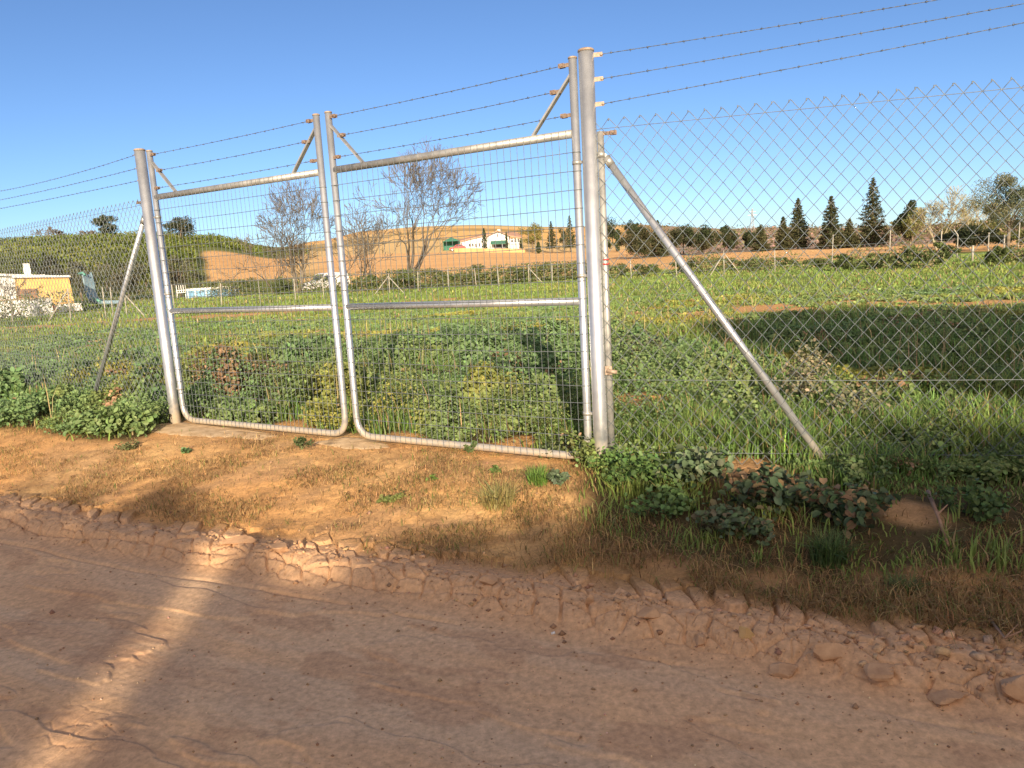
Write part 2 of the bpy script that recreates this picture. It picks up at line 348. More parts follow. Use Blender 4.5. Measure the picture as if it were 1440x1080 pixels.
# ------------------------------------------------------------------ ground sheets
def make_ground():
    az = np.concatenate([np.linspace(-82, -40, 70)[:-1], np.linspace(-40, 40, 1150), np.linspace(40, 82, 70)[1:]])*math.pi/180
    dd = np.concatenate([np.linspace(.5, 1.9, 24)[:-1], np.geomspace(1.9, 9, 560)[:-1], np.geomspace(9, 70, 170)[:-1], np.geomspace(70, 780, 150)])
    A, D = np.meshgrid(az, dd); X = (np.sin(A)*D); Y = (np.cos(A)*D); sh = X.shape
    x = X.ravel(); y = Y.ravel(); z = height(x, y); d = D.ravel(); a = A.ravel()
    s, t = road_st(x, y); wob = .07*(fbm(t*1.1, s*0+3, 3, 9)-.5)*2; sw = s-wob
    def C(*c): return np.array(c)[None, :]
    def mixc(a_, b_, f): return a_*(1-f[:, None])+b_*f[:, None]
    n1 = fbm(x*.9, y*.9, 4, 71); n2 = fbm(t*.9, s*7, 4, 72); n3 = fbm(x*6, y*6, 3, 73)
    road = mixc(C(.69, .44, .245), C(.64, .44, .27), ss(.3, .7, n2))
    road = mixc(road, C(.50, .29, .16), ss(.50, .78, fbm(t*.8+7, s*1.6, 4, 75))*.5*ss(-.25, -.6, sw))
    fl = fbm(t*1.3, s*4.5, 4, 12); road = mixc(road, C(.58, .36, .21), ss(.49, .55, fl)*.25)
    road = mixc(road, C(.48, .28, .16), ss(.58, .68, fbm(t*3.1, s*7, 4, 77))*.5)
    ridge = mixc(C(.58, .35, .19), C(.64, .40, .225), n3)
    col_ = mixc(road, ridge, ss(-.3, -.12, sw))
    verge = mixc(C(.60, .335, .135), C(.66, .41, .175), ss(.35, .65, n1)); verge = mixc(verge, C(.36, .20, .085), ss(.5, .75, n3)*.55)
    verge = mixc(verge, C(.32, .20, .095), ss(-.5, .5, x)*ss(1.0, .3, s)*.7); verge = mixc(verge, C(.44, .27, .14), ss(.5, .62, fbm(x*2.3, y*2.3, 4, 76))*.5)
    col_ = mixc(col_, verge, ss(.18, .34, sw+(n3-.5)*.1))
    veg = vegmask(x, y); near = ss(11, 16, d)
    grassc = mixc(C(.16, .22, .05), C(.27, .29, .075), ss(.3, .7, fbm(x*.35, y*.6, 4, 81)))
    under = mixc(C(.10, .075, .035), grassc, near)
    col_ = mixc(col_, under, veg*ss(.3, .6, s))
    br = bare(x, y); soil = mixc(C(.58, .30, .11), C(.64, .40, .17), n1)
    col_ = mixc(col_, soil, br*ss(2, 2.5, s)*.9)
    # beyond the far fence
    fa = ss(-.5, .5, (d-np.interp(a, [azi(0), azi(250), azi(480), azi(600), azi(900), azi(1100), azi(1440)], [62, 72, 66, 57, 57, 62, 66]))/1.5)
    an = a+.02*(fbm(x*.03, y*.03, 3, 90)-.5)
    field = mixc(C(.76, .43, .165), C(.80, .50, .22), fbm(x*.05, y*.12, 4, 91))
    field = mixc(field, C(.58, .30, .12), ss(.48, .6, vn(x*.02, y*.9, 92))*.35)
    green = mixc(C(.11, .135, .03), C(.20, .22, .055), fbm(x*.06, y*.06, 4, 93))
    hillo = mixc(C(.80, .46, .155), C(.72, .49, .21), ss(.35, .6, fbm(x*.012, y*.02, 4, 94))); hillo = mixc(hillo, C(.19, .17, .07), ss(.57, .63, fbm(x*.016+5, y*.034, 4, 95))*.6)
    pink = mixc(C(.40, .27, .19), C(.48, .33, .23), fbm(x*.04, y*.05, 4, 96)); pink = mixc(pink, C(.16, .14, .07), ss(.55, .65, fbm(x*.04, y*.08, 4, 97))*.6)
    isL = ss(azi(425), azi(395), an); isR = ss(azi(880), azi(960), an)
    bare_l = ss(azi(285), azi(300), an)*ss(azi(425), azi(400), an)*ss(86, 92, d)*ss(170, 160, d)
    farc = mixc(hillo, green, isL); farc = mixc(farc, field, bare_l)
    mid = ss(azi(425), azi(470), an)*ss(172, 166, d); farc = mixc(farc, field, mid*(1-isR))
    rightc = mixc(field, pink, ss(104, 110, d)); rightc = mixc(rightc, C(.17, .16, .07), ss(260, 330, d)*.5)
    rightc = mixc(rightc, green, ss(azi(1240), azi(1330), an)*ss(70, 66, d)*.8)
    farc = mixc(farc, rightc, isR)
    col_ = mixc(col_, farc, fa)
    reg = np.where(sw < .2, 0, np.where(veg*0+s < 1.75, 1, 2)); reg = np.where(fa > .5, np.where(((an > azi(425)) & (d < 168) & (an < azi(960))) | ((an >= azi(960)) & (d < 107)), 3, 4), reg)
    reg = reg.reshape(sh); nr, nc = sh; idx = np.arange(nr*nc).reshape(sh)
    F = np.stack([idx[:-1, :-1], idx[:-1, 1:], idx[1:, 1:], idx[1:, :-1]], -1).reshape(-1, 4); fr = reg[:-1, :-1].ravel()
    P = np.stack([x, y, z], 1)
    gx = np.gradient(P.reshape(nr, nc, 3), axis=0); gy = np.gradient(P.reshape(nr, nc, 3), axis=1)
    nn = np.cross(gy.reshape(-1, 3), gx.reshape(-1, 3)); nn /= np.linalg.norm(nn, axis=1)[:, None]; nn[nn[:, 2] < 0] *= -1
    for k, (nm, mt) in enumerate([('dirt_road', 'road'), ('verge', 'soil'), ('meadow_ground', 'meadow_soil'), ('ploughed_field', 'field'), ('hills', 'hill')]):
        f = F[fr == k]; u, inv = np.unique(f, return_inverse=True)
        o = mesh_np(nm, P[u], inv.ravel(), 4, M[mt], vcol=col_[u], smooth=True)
        o.data.normals_split_custom_set_from_vertices(nn[u]); o['kind'] = 'structure'
make_ground()
b = MB(); b.box((0, -60, -1.3), (900, 0, 0), (0, 900, 0), (0, 0, .3))
bo = b.build('ground', M['clod']); bo['kind'] = 'structure'
# ground behind the camera
gx, gy = np.meshgrid(np.linspace(-30, 30, 121), np.linspace(-40, .9, 90)); gz = height(gx.ravel(), np.abs(gy).ravel()*0+gy.ravel(), False)-.012
idx = np.arange(gx.size).reshape(gx.shape); F = np.stack([idx[:-1, :-1], idx[:-1, 1:], idx[1:, 1:], idx[1:, :-1]], -1).reshape(-1, 4)
o = mesh_np('dirt_road', np.stack([gx.ravel(), gy.ravel(), gz], 1), F.ravel(), 4, M['road'], vcol=np.tile([.38, .235, .145], (gx.size, 1)), smooth=True); o['kind'] = 'structure'

# ------------------------------------------------------------------ leaves and blades
def unit(v): return v/(np.linalg.norm(v, axis=-1, keepdims=True)+1e-12)
def leaf_mesh(name, P, Nrm, L, W, colr, mat, parent=None, curl=.18, shape='leaf', origin=None, six=True):
    n = len(P); r = rng.normal(size=(n, 3)); a = unit(r-Nrm*np.sum(r*Nrm, 1)[:, None]); b_ = np.cross(Nrm, a)
    L = np.broadcast_to(L, (n,))[:, None]; W = np.broadcast_to(W, (n,))[:, None]
    if six:
        wv = W*.5; k = curl*W
        vs = np.stack([P-a*L*.5, P-a*L*.18+b_*wv*.9+Nrm*k, P+a*L*.25+b_*wv*.85+Nrm*k, P+a*L*.5-Nrm*k*.5, P+a*L*.25-b_*wv*.85+Nrm*k, P-a*L*.18-b_*wv*.9+Nrm*k], 1)
        pat = np.array([0, 1, 2, 3, 0, 3, 4, 5]); nv = 6
        F = (np.arange(n)[:, None]*nv+pat).ravel(); fc = np.repeat(colr, 2, 0)
    else:
        vs = np.stack([P-a*L*.5, P+b_*W*.5, P+a*L*.5, P-b_*W*.5], 1); pat = np.array([0, 1, 2, 3])
        F = (np.arange(n)[:, None]*4+pat).ravel(); fc = colr
    return mesh_np(name, vs.reshape(-1, 3), F, 4, mat, parent, fcol=fc, origin=origin)
def blade_mesh(name, P, Hh, W, colr, mat, lean=.5, parent=None, origin=None):
    n = len(P); an = rng.uniform(0, 2*math.pi, n); d = np.stack([np.cos(an), np.sin(an), 0*an], 1); q = np.stack([-d[:, 1], d[:, 0], 0*an], 1)
    l = (rng.uniform(.1, 1, n)*lean)[:, None]; Hh = Hh[:, None]; W = W[:, None]; up = V3(0, 0, 1)[None]
    m1 = P+d*Hh*l*.35+up*Hh*.6; tp = P+d*Hh*l*1.15+up*Hh*(1-.25*l*l)
    vs = np.stack([P-q*W*.5, P+q*W*.5, m1+q*W*.42, m1-q*W*.42, tp+q*W*.06, tp-q*W*.06], 1)
    F = (np.arange(n)[:, None]*6+np.array([0, 1, 2, 3, 3, 2, 4, 5])).ravel()
    return mesh_np(name, vs.reshape(-1, 3), F, 4, mat, parent, fcol=np.repeat(colr, 2, 0), origin=origin)
def jitter(c, n, v=.25, hue=.12):
    c = np.array(c, float)[None]*np.exp(rng.normal(0, v, (n, 1)))*np.exp(rng.normal(0, hue, (n, 3))); return np.clip(c, .004, .9)
def sector(n, d0, d1, a0=-40, a1=40, pw=0.0):   # random ground points; density falls as d**-(2-pw)
    u = rng.random(n)
    if pw == 0: d = d0*(d1/d0)**u
    else: d = (d0**pw+u*(d1**pw-d0**pw))**(1/pw)
    a = np.radians(rng.uniform(a0, a1, n)); return np.sin(a)*d, np.cos(a)*d, d
def canopy(x, y):                       # height of the weed mounds
    m = fbm(x*1.15, y*1.15, 4, 101); return np.maximum(.03+.24*ss(.35, .72, m)+.34*(fbm(x*3.6, y*3.6, 2, 102)-.36), .02)
FRN = (-math.cos(R(104)), math.sin(R(104)))
def meadow():
    # broad-leaved weeds
    x, y, d = sector(900000, 4.6, 24, pw=.2)
    vg = vegmask(x, y); g = gate_sd(x, y); kind = fbm(x*.7+3, y*.7, 3, 110)   # where weeds rather than grass
    left = ss(1.5, -1, x-.15*(y-8))
    pweed = vg*np.clip(.25+.6*(gate_sd(x, y) < 0)*(x > 0)+.9*ss(.42, .6, kind)+.5*left, 0, 1)
    front = ss(.15, -.3, g)*(x > .3)
    keep = rng.random(len(x)) < pweed*(1-front*.3)*ss(.34, .48, fbm(x*4.2, y*4.2, 3, 111))
    x, y, d, left = x[keep], y[keep], d[keep], left[keep]
    cn = canopy(x, y); gs = gate_sd(x, y); cn = cn*(.5+.75*ss(.1, .8, gs))*(.12+.88*ss(18, 9, d))*(1-.45*ss(1, 3, x))*(1-.75*np.exp(-(((x-PG[0])*FRN[0]+(y-PG[1])*FRN[1])/.45)**2)*(x > .3))+.02
    cn = cn+(gs < .1)*(x > .3)*.20*ss(.38, .6, fbm(x*3.1, y*3.1, 3, 119)); cn = cn*(1+.7*ss(-2.6, -3.6, x)*ss(14, 9, d)); u = rng.random(len(x))**.55; z = height(x, y, False)+cn*u
    e = .08; nx = -(canopy(x+e, y)-canopy(x-e, y))/(2*e); ny = -(canopy(x, y+e)-canopy(x, y-e))/(2*e)
    nrm = unit(np.stack([nx, ny, 0*nx+1], 1)*1.0+rng.normal(0, .7, (len(x), 3)))
    L = (.012+.0030*d)*(.6+.65*ss(.35, .7, fbm(x*2.7, y*2.7, 3, 117)))*rng.uniform(.7, 1.5, len(x)); 
    c = jitter((.20, .265, .09), len(x), .26, .08); cool = ss(.3, .7, fbm(x*.9, y*.9, 3, 112)+left*.25-.1)[:, None]
    c = c*(1-cool)+jitter((.165, .26, .105), len(x), .2, .05)*cool
    yel = ss(.55, .75, fbm(x*.6+11, y*.6, 3, 113))[:, None]; c = c*(1-yel)+jitter((.32, .31, .07), len(x), .2, .05)*yel
    dead = (fbm(x*1.7+31, y*1.7, 3, 114) > .73)[:, None]*(rng.random(len(x)) < .7)[:, None]; c = np.where(dead, jitter((.30, .20, .11), len(x), .25, .05), c)
    # small leaf trim keeps each leaf 3..9 cm
    o = leaf_mesh('meadow_weeds', np.stack([x, y, z], 1), nrm, L, L*rng.uniform(.55, .9, len(x)), c, M['leaf'])
    o['kind'] = 'stuff'
    # grass
    x, y, d = sector(520000, 3.2, 60, pw=.15)
    vg = vegmask(x, y); kind = fbm(x*.7+3, y*.7, 3, 110); left = ss(1.5, -1, x-.15*(y-8))
    pg = vg*np.clip(1.15-.8*ss(.45, .62, kind)-.35*left*ss(20, 8, d), .12, 1)
    pg = pg*np.where(d > 13, .25+.75*ss(.35, .6, fbm(x*.6, y*.6, 3, 121)), 1)
    front = (gate_sd(x, y) < 0)&(x > 0); pg = pg*np.where(front, .10+.65*ss(.44, .62, fbm(x*2.6, y*2.6, 3, 125)), 1)
    keep = rng.random(len(x)) < pg; x, y, d = x[keep], y[keep], d[keep]
    far = ss(11, 17, d); tuft = fbm(x*2.3, y*2.3, 3, 122)
    hh = (.06+.17*ss(.3, .7, tuft))*rng.uniform(.6, 1.25, len(x))*(1-far*.35); hh = np.where(gate_sd(x, y) < .3, hh*.45+.015, hh)
    wd = (.0035+.0011*d)*rng.uniform(.7, 1.3, len(x))
    z = height(x, y, False)-.01
    c = jitter((.165, .265, .07), len(x), .26, .09); yl = np.clip(far*.4+ss(.5, .7, fbm(x*.45, y*.45, 3, 123))*.7, 0, 1)[:, None]
    c = c*(1-yl)+jitter((.25, .31, .075), len(x), .2, .06)*yl
    dr = (rng.random(len(x)) < .10)[:, None]; c = np.where(dr, jitter((.36, .27, .13), len(x), .2, .05), c)
    o = blade_mesh('meadow_grass', np.stack([x, y, z], 1), hh, wd, c, M['leaf'], .8); o['kind'] = 'stuff'
    # dry straw on the verge
    x, y, d = sector(420000, 2.0, 9.5, pw=.4); s, t = road_st(x, y)
    n = fbm(x*2.2, y*2.2, 4, 131); rt = ss(-.4, .5, x)*ss(1.0, .3, s)
    p = .8*(1-.35*ss(-.4, .5, x))*ss(.2, .38, s)*ss(2.1, 1.5, s)*np.clip(ss(.42, .6, n)*.6+rt*1.0*ss(.25, .45, n)+.07, 0, 1)*(gate_sd(x, y) < .1)
    keep = rng.random(len(x)) < p; x, y, d = x[keep], y[keep], d[keep]; s, t = road_st(x, y)
    rt = ss(-.4, .5, x)*ss(1.0, .3, s)
    z = height(x, y, False)-.004; c = jitter((.34, .22, .10), len(x), .3, .06); gr = (rng.random(len(x)) < .13)[:, None]; c = np.where(gr, jitter((.15, .19, .05), len(x), .2, .05), c)
    o = blade_mesh('dry_grass', np.stack([x, y, z], 1), (.025+.06*rt*rng.random(len(x))+.03*rng.random(len(x))), rng.uniform(.0022, .0045, len(x)), c, M['straw'], 1.9); o['kind'] = 'stuff'
    # crumbs of soil
    x, y, d = sector(26000, 1.9, 8, pw=.8); s, t = road_st(x, y); p = np.clip(.10+.9*np.exp(-((s-.12)/.28)**2)+.15*(s > .3), 0, 1)*(gate_sd(x, y) < .1)
    keep = rng.random(len(x)) < p; x, y, d = x[keep], y[keep], d[keep]; z = height(x, y, True); r = .0025*np.exp(rng.normal(0, .65, len(x))); r = np.minimum(r, .014)
    base = np.array([(1, 0, 0), (-1, 0, 0), (0, 1, 0), (0, -1, 0), (0, 0, 1), (0, 0, -1)], float)
    vs = np.stack([x, y, z+r*.3], 1)[:, None]+r[:, None, None]*(base[None]*rng.uniform(.6, 1.4, (len(x), 6, 1)))
    tri = np.array([0, 2, 4, 2, 1, 4, 1, 3, 4, 3, 0, 4, 2, 0, 5, 1, 2, 5, 3, 1, 5, 0, 3, 5])
    F = (np.arange(len(x))[:, None]*6+tri).ravel(); c = jitter((.40, .25, .15), len(x), .15, .04)
    o = mesh_np('soil_crumbs', vs.reshape(-1, 3), F, 3, M['straw'], fcol=np.repeat(c, 8, 0)); o['kind'] = 'stuff'
    x, y, d = sector(9000, 1.8, 6.5, pw=.9); s_, t_ = road_st(x, y); keep = (s_ < -.15) & (rng.random(len(x)) < .15+.85*ss(.5, .62, fbm(x*1.4, y*1.4, 3, 181))); x, y = x[keep], y[keep]
    z = height(x, y, True); r = np.minimum(.0016*np.exp(rng.normal(0, .6, len(x))), .009)
    vs = np.stack([x, y, z+r*.3], 1)[:, None]+r[:, None, None]*(base[None]*rng.uniform(.6, 1.4, (len(x), 6, 1)))
    o = mesh_np('road_grit', vs.reshape(-1, 3), (np.arange(len(x))[:, None]*6+tri).ravel(), 3, M['straw'], fcol=np.repeat(jitter((.60, .42, .28), len(x), .25, .06), 8, 0)); o['kind'] = 'stuff'
    n = 1500; t = rng.uniform(-4.5, 3.2, n); s = rng.normal(.10, .10, n)+.02; keep = rng.random(n) < .2+.8*ss(-1, 1.2, t); t, s = t[keep], s[keep]
    x = (t+.5*(s+3.12/1.118))/1.118; y = x*0+(s*1.118+3.12-.5*x); z = height(x, y, True); r = np.minimum(.010*np.exp(rng.normal(0, .6, len(x))), .040)*(.6+.9*ss(-.5, 1.5, t))
    cb = np.array([(a_, b_, c_) for a_ in (-1, 1) for b_ in (-1, 1) for c_ in (-1, 1)], float)
    v = cb[None]*rng.uniform(.45, 1.0, (len(x), 8, 3))*np.stack([rng.uniform(.8, 1.7, len(x)), rng.uniform(.6, 1.1, len(x)), rng.uniform(.35, .9, len(x))], 1)[:, None]
    an = rng.uniform(0, 6.28, len(x))[:, None]; ti = rng.normal(0, .45, len(x))[:, None]; X_, Y_, Z_ = v[..., 0], v[..., 1], v[..., 2]
    X_, Z_ = X_*np.cos(ti)-Z_*np.sin(ti), X_*np.sin(ti)+Z_*np.cos(ti); v = np.stack([X_*np.cos(an)-Y_*np.sin(an), X_*np.sin(an)+Y_*np.cos(an), Z_], -1)
    vs = np.stack([x, y, z+r*.25], 1)[:, None]+v*r[:, None, None]; q = np.array([0, 1, 3, 2, 4, 6, 7, 5, 0, 4, 5, 1, 2, 3, 7, 6, 0, 2, 6, 4, 1, 5, 7, 3])
    o = mesh_np('mud_crumbs', vs.reshape(-1, 3), (np.arange(len(x))[:, None]*8+q).ravel(), 4, M['clodv'], fcol=np.repeat(jitter((.56, .35, .20), len(x), .14, .04), 6, 0)); o['kind'] = 'stuff'
    # dead stalks and seed heads standing over the weeds
    n = 900; x, y, d = sector(n, 5.5, 16, pw=.9); keep = (vegmask(x, y) > .6) & (fbm(x*.8, y*.8, 3, 171) > .45); x, y, d = x[keep], y[keep], d[keep]; z = height(x, y, False)
    o = blade_mesh('dry_stalks', np.stack([x, y, z], 1), rng.uniform(.2, .55, len(x)), .004+.0006*d, jitter((.40, .31, .16), len(x), .25, .06), M['straw'], .5); o['kind'] = 'stuff'
    # hill scrub: rows of low green bushes on the left slope
    n = 90000; a = rng.uniform(azi(-160), azi(440), n); d = 82*(250/82)**rng.random(n); x = np.sin(a)*d; y = np.cos(a)*d
    lump = fbm(x*.10, y*.16, 4, 141); keep = (lump > .40)
    keep &= ~((a > azi(280)) & (d < 178)); keep &= rng.random(n) < ss(azi(445), azi(400), a)
    x, y, d, lump = x[keep], y[keep], d[keep], lump[keep]; u = rng.random(len(x))**.6
    z = height(x, y, False)+(.3+(2.4-1.1*ss(150, 220, d))*ss(.40, .62, lump))*u*(.55+.45*np.sin(d*.35)**2)
    nrm = unit(rng.normal(0, .7, (len(x), 3))+V3(0, -.3, .8)); c = jitter((.125, .155, .028), len(x), .25, .08)
    yl = ss(.45, .65, fbm(x*.03, y*.03, 3, 142))[:, None]; c = c*(1-yl)+jitter((.185, .20, .04), len(x), .2, .07)*yl
    o = leaf_mesh('hill_scrub', np.stack([x, y, z], 1), nrm, .0085*d**.8*rng.uniform(.6, 1.4, len(x))*1.5, .3, c, M['leaf'], six=False); o['kind'] = 'stuff'
    # far brush on the other rises
    n = 26000; a = rng.uniform(azi(880), azi(1700), n); d = 112*(420/112)**rng.random(n); x = np.sin(a)*d; y = np.cos(a)*d
    lump = fbm(x*.05, y*.14, 4, 151); thr = np.where(d > 280, .46, .55)-.08*ss(azi(1250), azi(1400), a); keep = lump > thr; x, y, d, lump = x[keep], y[keep], d[keep], lump[keep]
    z = height(x, y, False)+rng.random(len(x))*(.5+1.6*(lump-.45)*5); nrm = unit(rng.normal(0, .7, (len(x), 3))+V3(0, -.3, .8))
    c = jitter((.14, .13, .06), len(x), .3, .08); pk = (rng.random(len(x)) < .35)[:, None]; c = np.where(pk, jitter((.30, .20, .15), len(x), .2, .05), c)
    o = leaf_mesh('far_scrub', np.stack([x, y, z], 1), nrm, .008*d**.85*rng.uniform(.6, 1.4, len(x)), .5, c, M['leaf'], six=False); o['kind'] = 'stuff'
meadow()
def undergrowth():
    n = 60000; a = rng.uniform(azi(-100), azi(1600), n); px = np.interp(a, [azi(0), azi(250), azi(500), azi(1150), azi(1250), azi(1440)], [34, 60, 46, 44, 38, 38]); d = px+rng.normal(0, 1.6, n)+1; x = np.sin(a)*d; y = np.cos(a)*d
    lump = fbm(x*.35, y*.35, 3, 161); keep = (lump > .49) & ((a > azi(270)) | (rng.random(n) < .3)); x, y, lump = x[keep], y[keep], lump[keep]; d = np.hypot(x, y)
    z = height(x, y, False)+(.2+1.0*ss(.4, .65, lump))*rng.random(len(x))**.7; c = jitter((.13, .155, .05), len(x), .3, .07); br = (rng.random(len(x)) < .22)[:, None]; c = np.where(br, jitter((.27, .21, .12), len(x), .2, .05), c)
    leaf_mesh('fence_undergrowth', np.stack([x, y, z], 1), unit(rng.normal(0, .7, (len(x), 3))+V3(0, -.4, .7)), rng.uniform(.07, .2, len(x)), .07, c, M['leaf'], six=False)['kind'] = 'stuff'
undergrowth()

# ------------------------------------------------------------------ gate
def GP(s, z, o=0.0): return PG+DG*s-NG*o+V3(0, 0, z)      # o>0: towards the camera
def arc(path, rad=.12):
    pts = [np.asarray(path[0], float)]
    for i in range(1, len(path)-1):
        p0, p1, p2 = [np.asarray(path[k], float) for k in (i-1, i, i+1)]
        a = unit(p0-p1); c = unit(p2-p1)
        for q in np.linspace(0, 1, 9):
            pts.append(p1+a*rad*(1-q)**2+c*rad*q*q)
    pts.append(np.asarray(path[-1], float)); return pts
def wire(mb, pts, r=.0019): mb.tube(pts, r, 4, False)
def barbed(mb, a, b, sag=.0, r=.0014, step=.105):
    a, b = np.asarray(a, float), np.asarray(b, float); L = np.linalg.norm(b-a); t = unit(b-a); n = max(6, int(L/.03))
    up = unit(V3(0, 0, 1)-t*t[2]); q = np.cross(t, up); u = np.linspace(0, 1, n)
    base = a+(b-a)*u[:, None]-V3(0, 0, 1)*(4*sag*u*(1-u))[:, None]
    for ph in (0, math.pi):
        an = u*L/.09*2*math.pi+ph; mb.tube(base+(np.cos(an)[:, None]*up+np.sin(an)[:, None]*q)*.0016, r, 4, False)
    k = int(L/step)
    for i in range(k):
        f = (i+.5+random.uniform(-.1, .1))/k; c = a+(b-a)*f-V3(0, 0, 1)*4*sag*f*(1-f)
        mb.tube([c-t*.006, c+t*.006], .0040, 6)
        for j in range(4):
            an = random.uniform(0, 6.28); dd = (math.cos(an)*up+math.sin(an)*q)+t*random.uniform(-.3, .3)
            mb.tube([c+t*.004*(j-1.5), c+dd*.013], [.0011, .0005], 4, False)
def clamp(mb, c, d, up=(0, 0, 1), l=.055):
    """tensioner: a plate stub and a ratchet roller between two cheeks"""
    d = unit(np.asarray(d, float)); up = V3(*up); q = np.cross(d, up)
    mb.bar(c-d*.004, c+d*l*.75, .006, .022, up); e = c+d*l
    for sgn in (-1, 1): mb.box(e+q*sgn*.011, d*.020, q*.0015, up*.013)
    mb.tube([e-q*.017, e+q*.017], .009, 8); mb.tube([e+q*.017, e+q*.022], .006, 6)
def gate_leaf(s0, s1, z0, z1, label):
    """s0: hinge stile, s1: meeting stile"""
    lo, hi = min(s0, s1), max(s0, s1); mid = (s0+s1)/2
    root = thing('gate_leaf', GP(mid, .03), label, 'gate', 'leaves of the double gate'); r = .0262; zb = .05
    b = MB(); b.tube(arc([GP(s0, z0), GP(s0, zb), GP(s1, zb), GP(s1, z1)], .16), r, 20)
    fr = b.build('frame', M['galv'], root)
    for s, z in ((s0, z0), (s1, z1)): b = MB(); b.tube([GP(s, z-.003), GP(s, z+.006), GP(s, z+.010)], [r*1.1, r*1.08, r*.8], 18); b.build('stile_cap', M['plate'], fr)
    b = MB(); b.tube([GP(lo+r*.7, 2.127), GP(hi-r*.7, 2.127)], .0265, 20); tr_ = b.build('top_rail', M['galv_old'], root)
    b = MB(); b.tube([GP(lo+r*.7, 1.087), GP(hi-r*.7, 1.087)], .0255, 20); b.build('middle_rail', M['galv'], root)
    # welded mesh fixed on the near face, with loops round the frame
    b = MB(); n = int(round((hi-lo-.05)/.05)); of = .0285
    for i in range(1, n):
        s = lo+(hi-lo)*i/n+random.uniform(-.001, .001); zlo = .052 if (i > 2 and i < n-2) else .075
        bow = random.uniform(-.003, .003); wire(b, [GP(s, zlo-.02, of), GP(s+bow, .6, of), GP(s, 1.087, of), GP(s-bow, 1.6, of), GP(s+.001, 2.145, of)], .0018)
    z = 2.127-.115; k = 0
    while z > .09:
        dz = .004*math.sin(k*2.1); m_ = [GP(lo+.004, z, of*.9), GP(lo+(hi-lo)*.25, z-.002+dz, of+.0035), GP(mid, z-.003, of+.0035), GP(lo+(hi-lo)*.75, z-dz, of+.0035), GP(hi-.004, z, of*.9)]
        wire(b, m_, .0022); z -= .1135; k += 1
    z = 2.127-.115
    for s in (lo, hi):
        zz = z
        while zz > .25:
            an = np.linspace(0, 2*math.pi, 13); b.tube([GP(s+math.cos(a_)*(r+.0015), zz+random.uniform(-.001, .001), math.sin(a_)*(r+.0015)) for a_ in an], .0022, 4, False); zz -= .1135
    b.build('welded_mesh', M['wire'], root)
    # barbed wire head: two diagonal braces, three strands
    for s, zt_, sg in ((s0, z0, np.sign(s1-s0)), (s1, z1, np.sign(s0-s1))):
        b = MB(); b.bar(GP(s+sg*.012, zt_-.09), GP(s+sg*.30, 2.15), .012, .034, NG); b.build('brace', M['galv_old'], root)
    for j, dz in enumerate((-.035, -.18, -.33)):
        ends = []
        for s, zt_, sg in ((s0, z0, np.sign(s1-s0)), (s1, z1, np.sign(s0-s1))):
            st = s+sg*(.024 if j != 1 else .085); c = GP(st, zt_+dz, .012); b = MB(); clamp(b, c, DG*sg, l=.045 if j != 1 else .05); b.build('wire_tensioner', M['rust'], root); ends.append(c+DG*sg*.06)
        b = MB(); barbed(b, ends[0], ends[1], .006); b.build('barbed_wire', M['barb'], root)
    # hinges on the hinge side
    sg = np.sign(s0-s1)
    for z in (.35, 1.25, 1.95):
        b = MB()
        b.tube([GP(s0+sg*.0, z-.012), GP(s0+sg*.0, z+.012)], .029, 14)
        b.bar(GP(s0+sg*.02, z), GP(s0+sg*.05, z), .018, .016); b.build('hinge', M['galv_old'], root)
    return root
gate_leaf(.091, 2.134, 2.568, 2.546, 'right, nearer leaf of the galvanised tube double gate with welded wire mesh')
gate_leaf(4.346, 2.26, 2.533, 2.546, 'left, farther leaf of the galvanised tube double gate with welded wire mesh')
# drop bolt at the meeting stiles is hidden by the stiles; concrete footing under them
def post(s, top, label, brk, zb):
    root = thing('gate_post', GP(s, zb), label, 'gate post', 'gate posts')
    b = MB(); b.tube([GP(s, zb-.25), GP(s, zb+.3), GP(s, top-.01)], .0475, 28); b.build('pole', M['galv'], root)
    b = MB(); b.tube([GP(s, top-.012), GP(s, top), GP(s, top+.006)], [.050, .0495, .040], 26); b.build('cap', M['plate'], root)
    for z, d in brk:
        b = MB(); c = GP(s, z)+d*.044; b.bar(c, c+d*.055, .004, .026); e = c+d*.05; q = np.cross(d, V3(0, 0, 1)); b.tube([e-q*.012, e+q*.012], .008, 8)
        b.build('wire_bracket', M['plate'], root)
    return root
AR = R(104); FR = V3(math.sin(AR), math.cos(AR), 0); FL = V3(math.sin(R(-50)), math.cos(R(-50)), 0)
post(0, 2.6, 'thick galvanised right gate post beside the diagonal brace of the fence', [(2.565, FR), (2.425, FR), (2.28, FR)], 0)
post(4.486, 2.565, 'thick galvanised left gate post at the far end of the double gate', [(2.53, FL), (2.41, FL), (2.30, FL)], -.02)

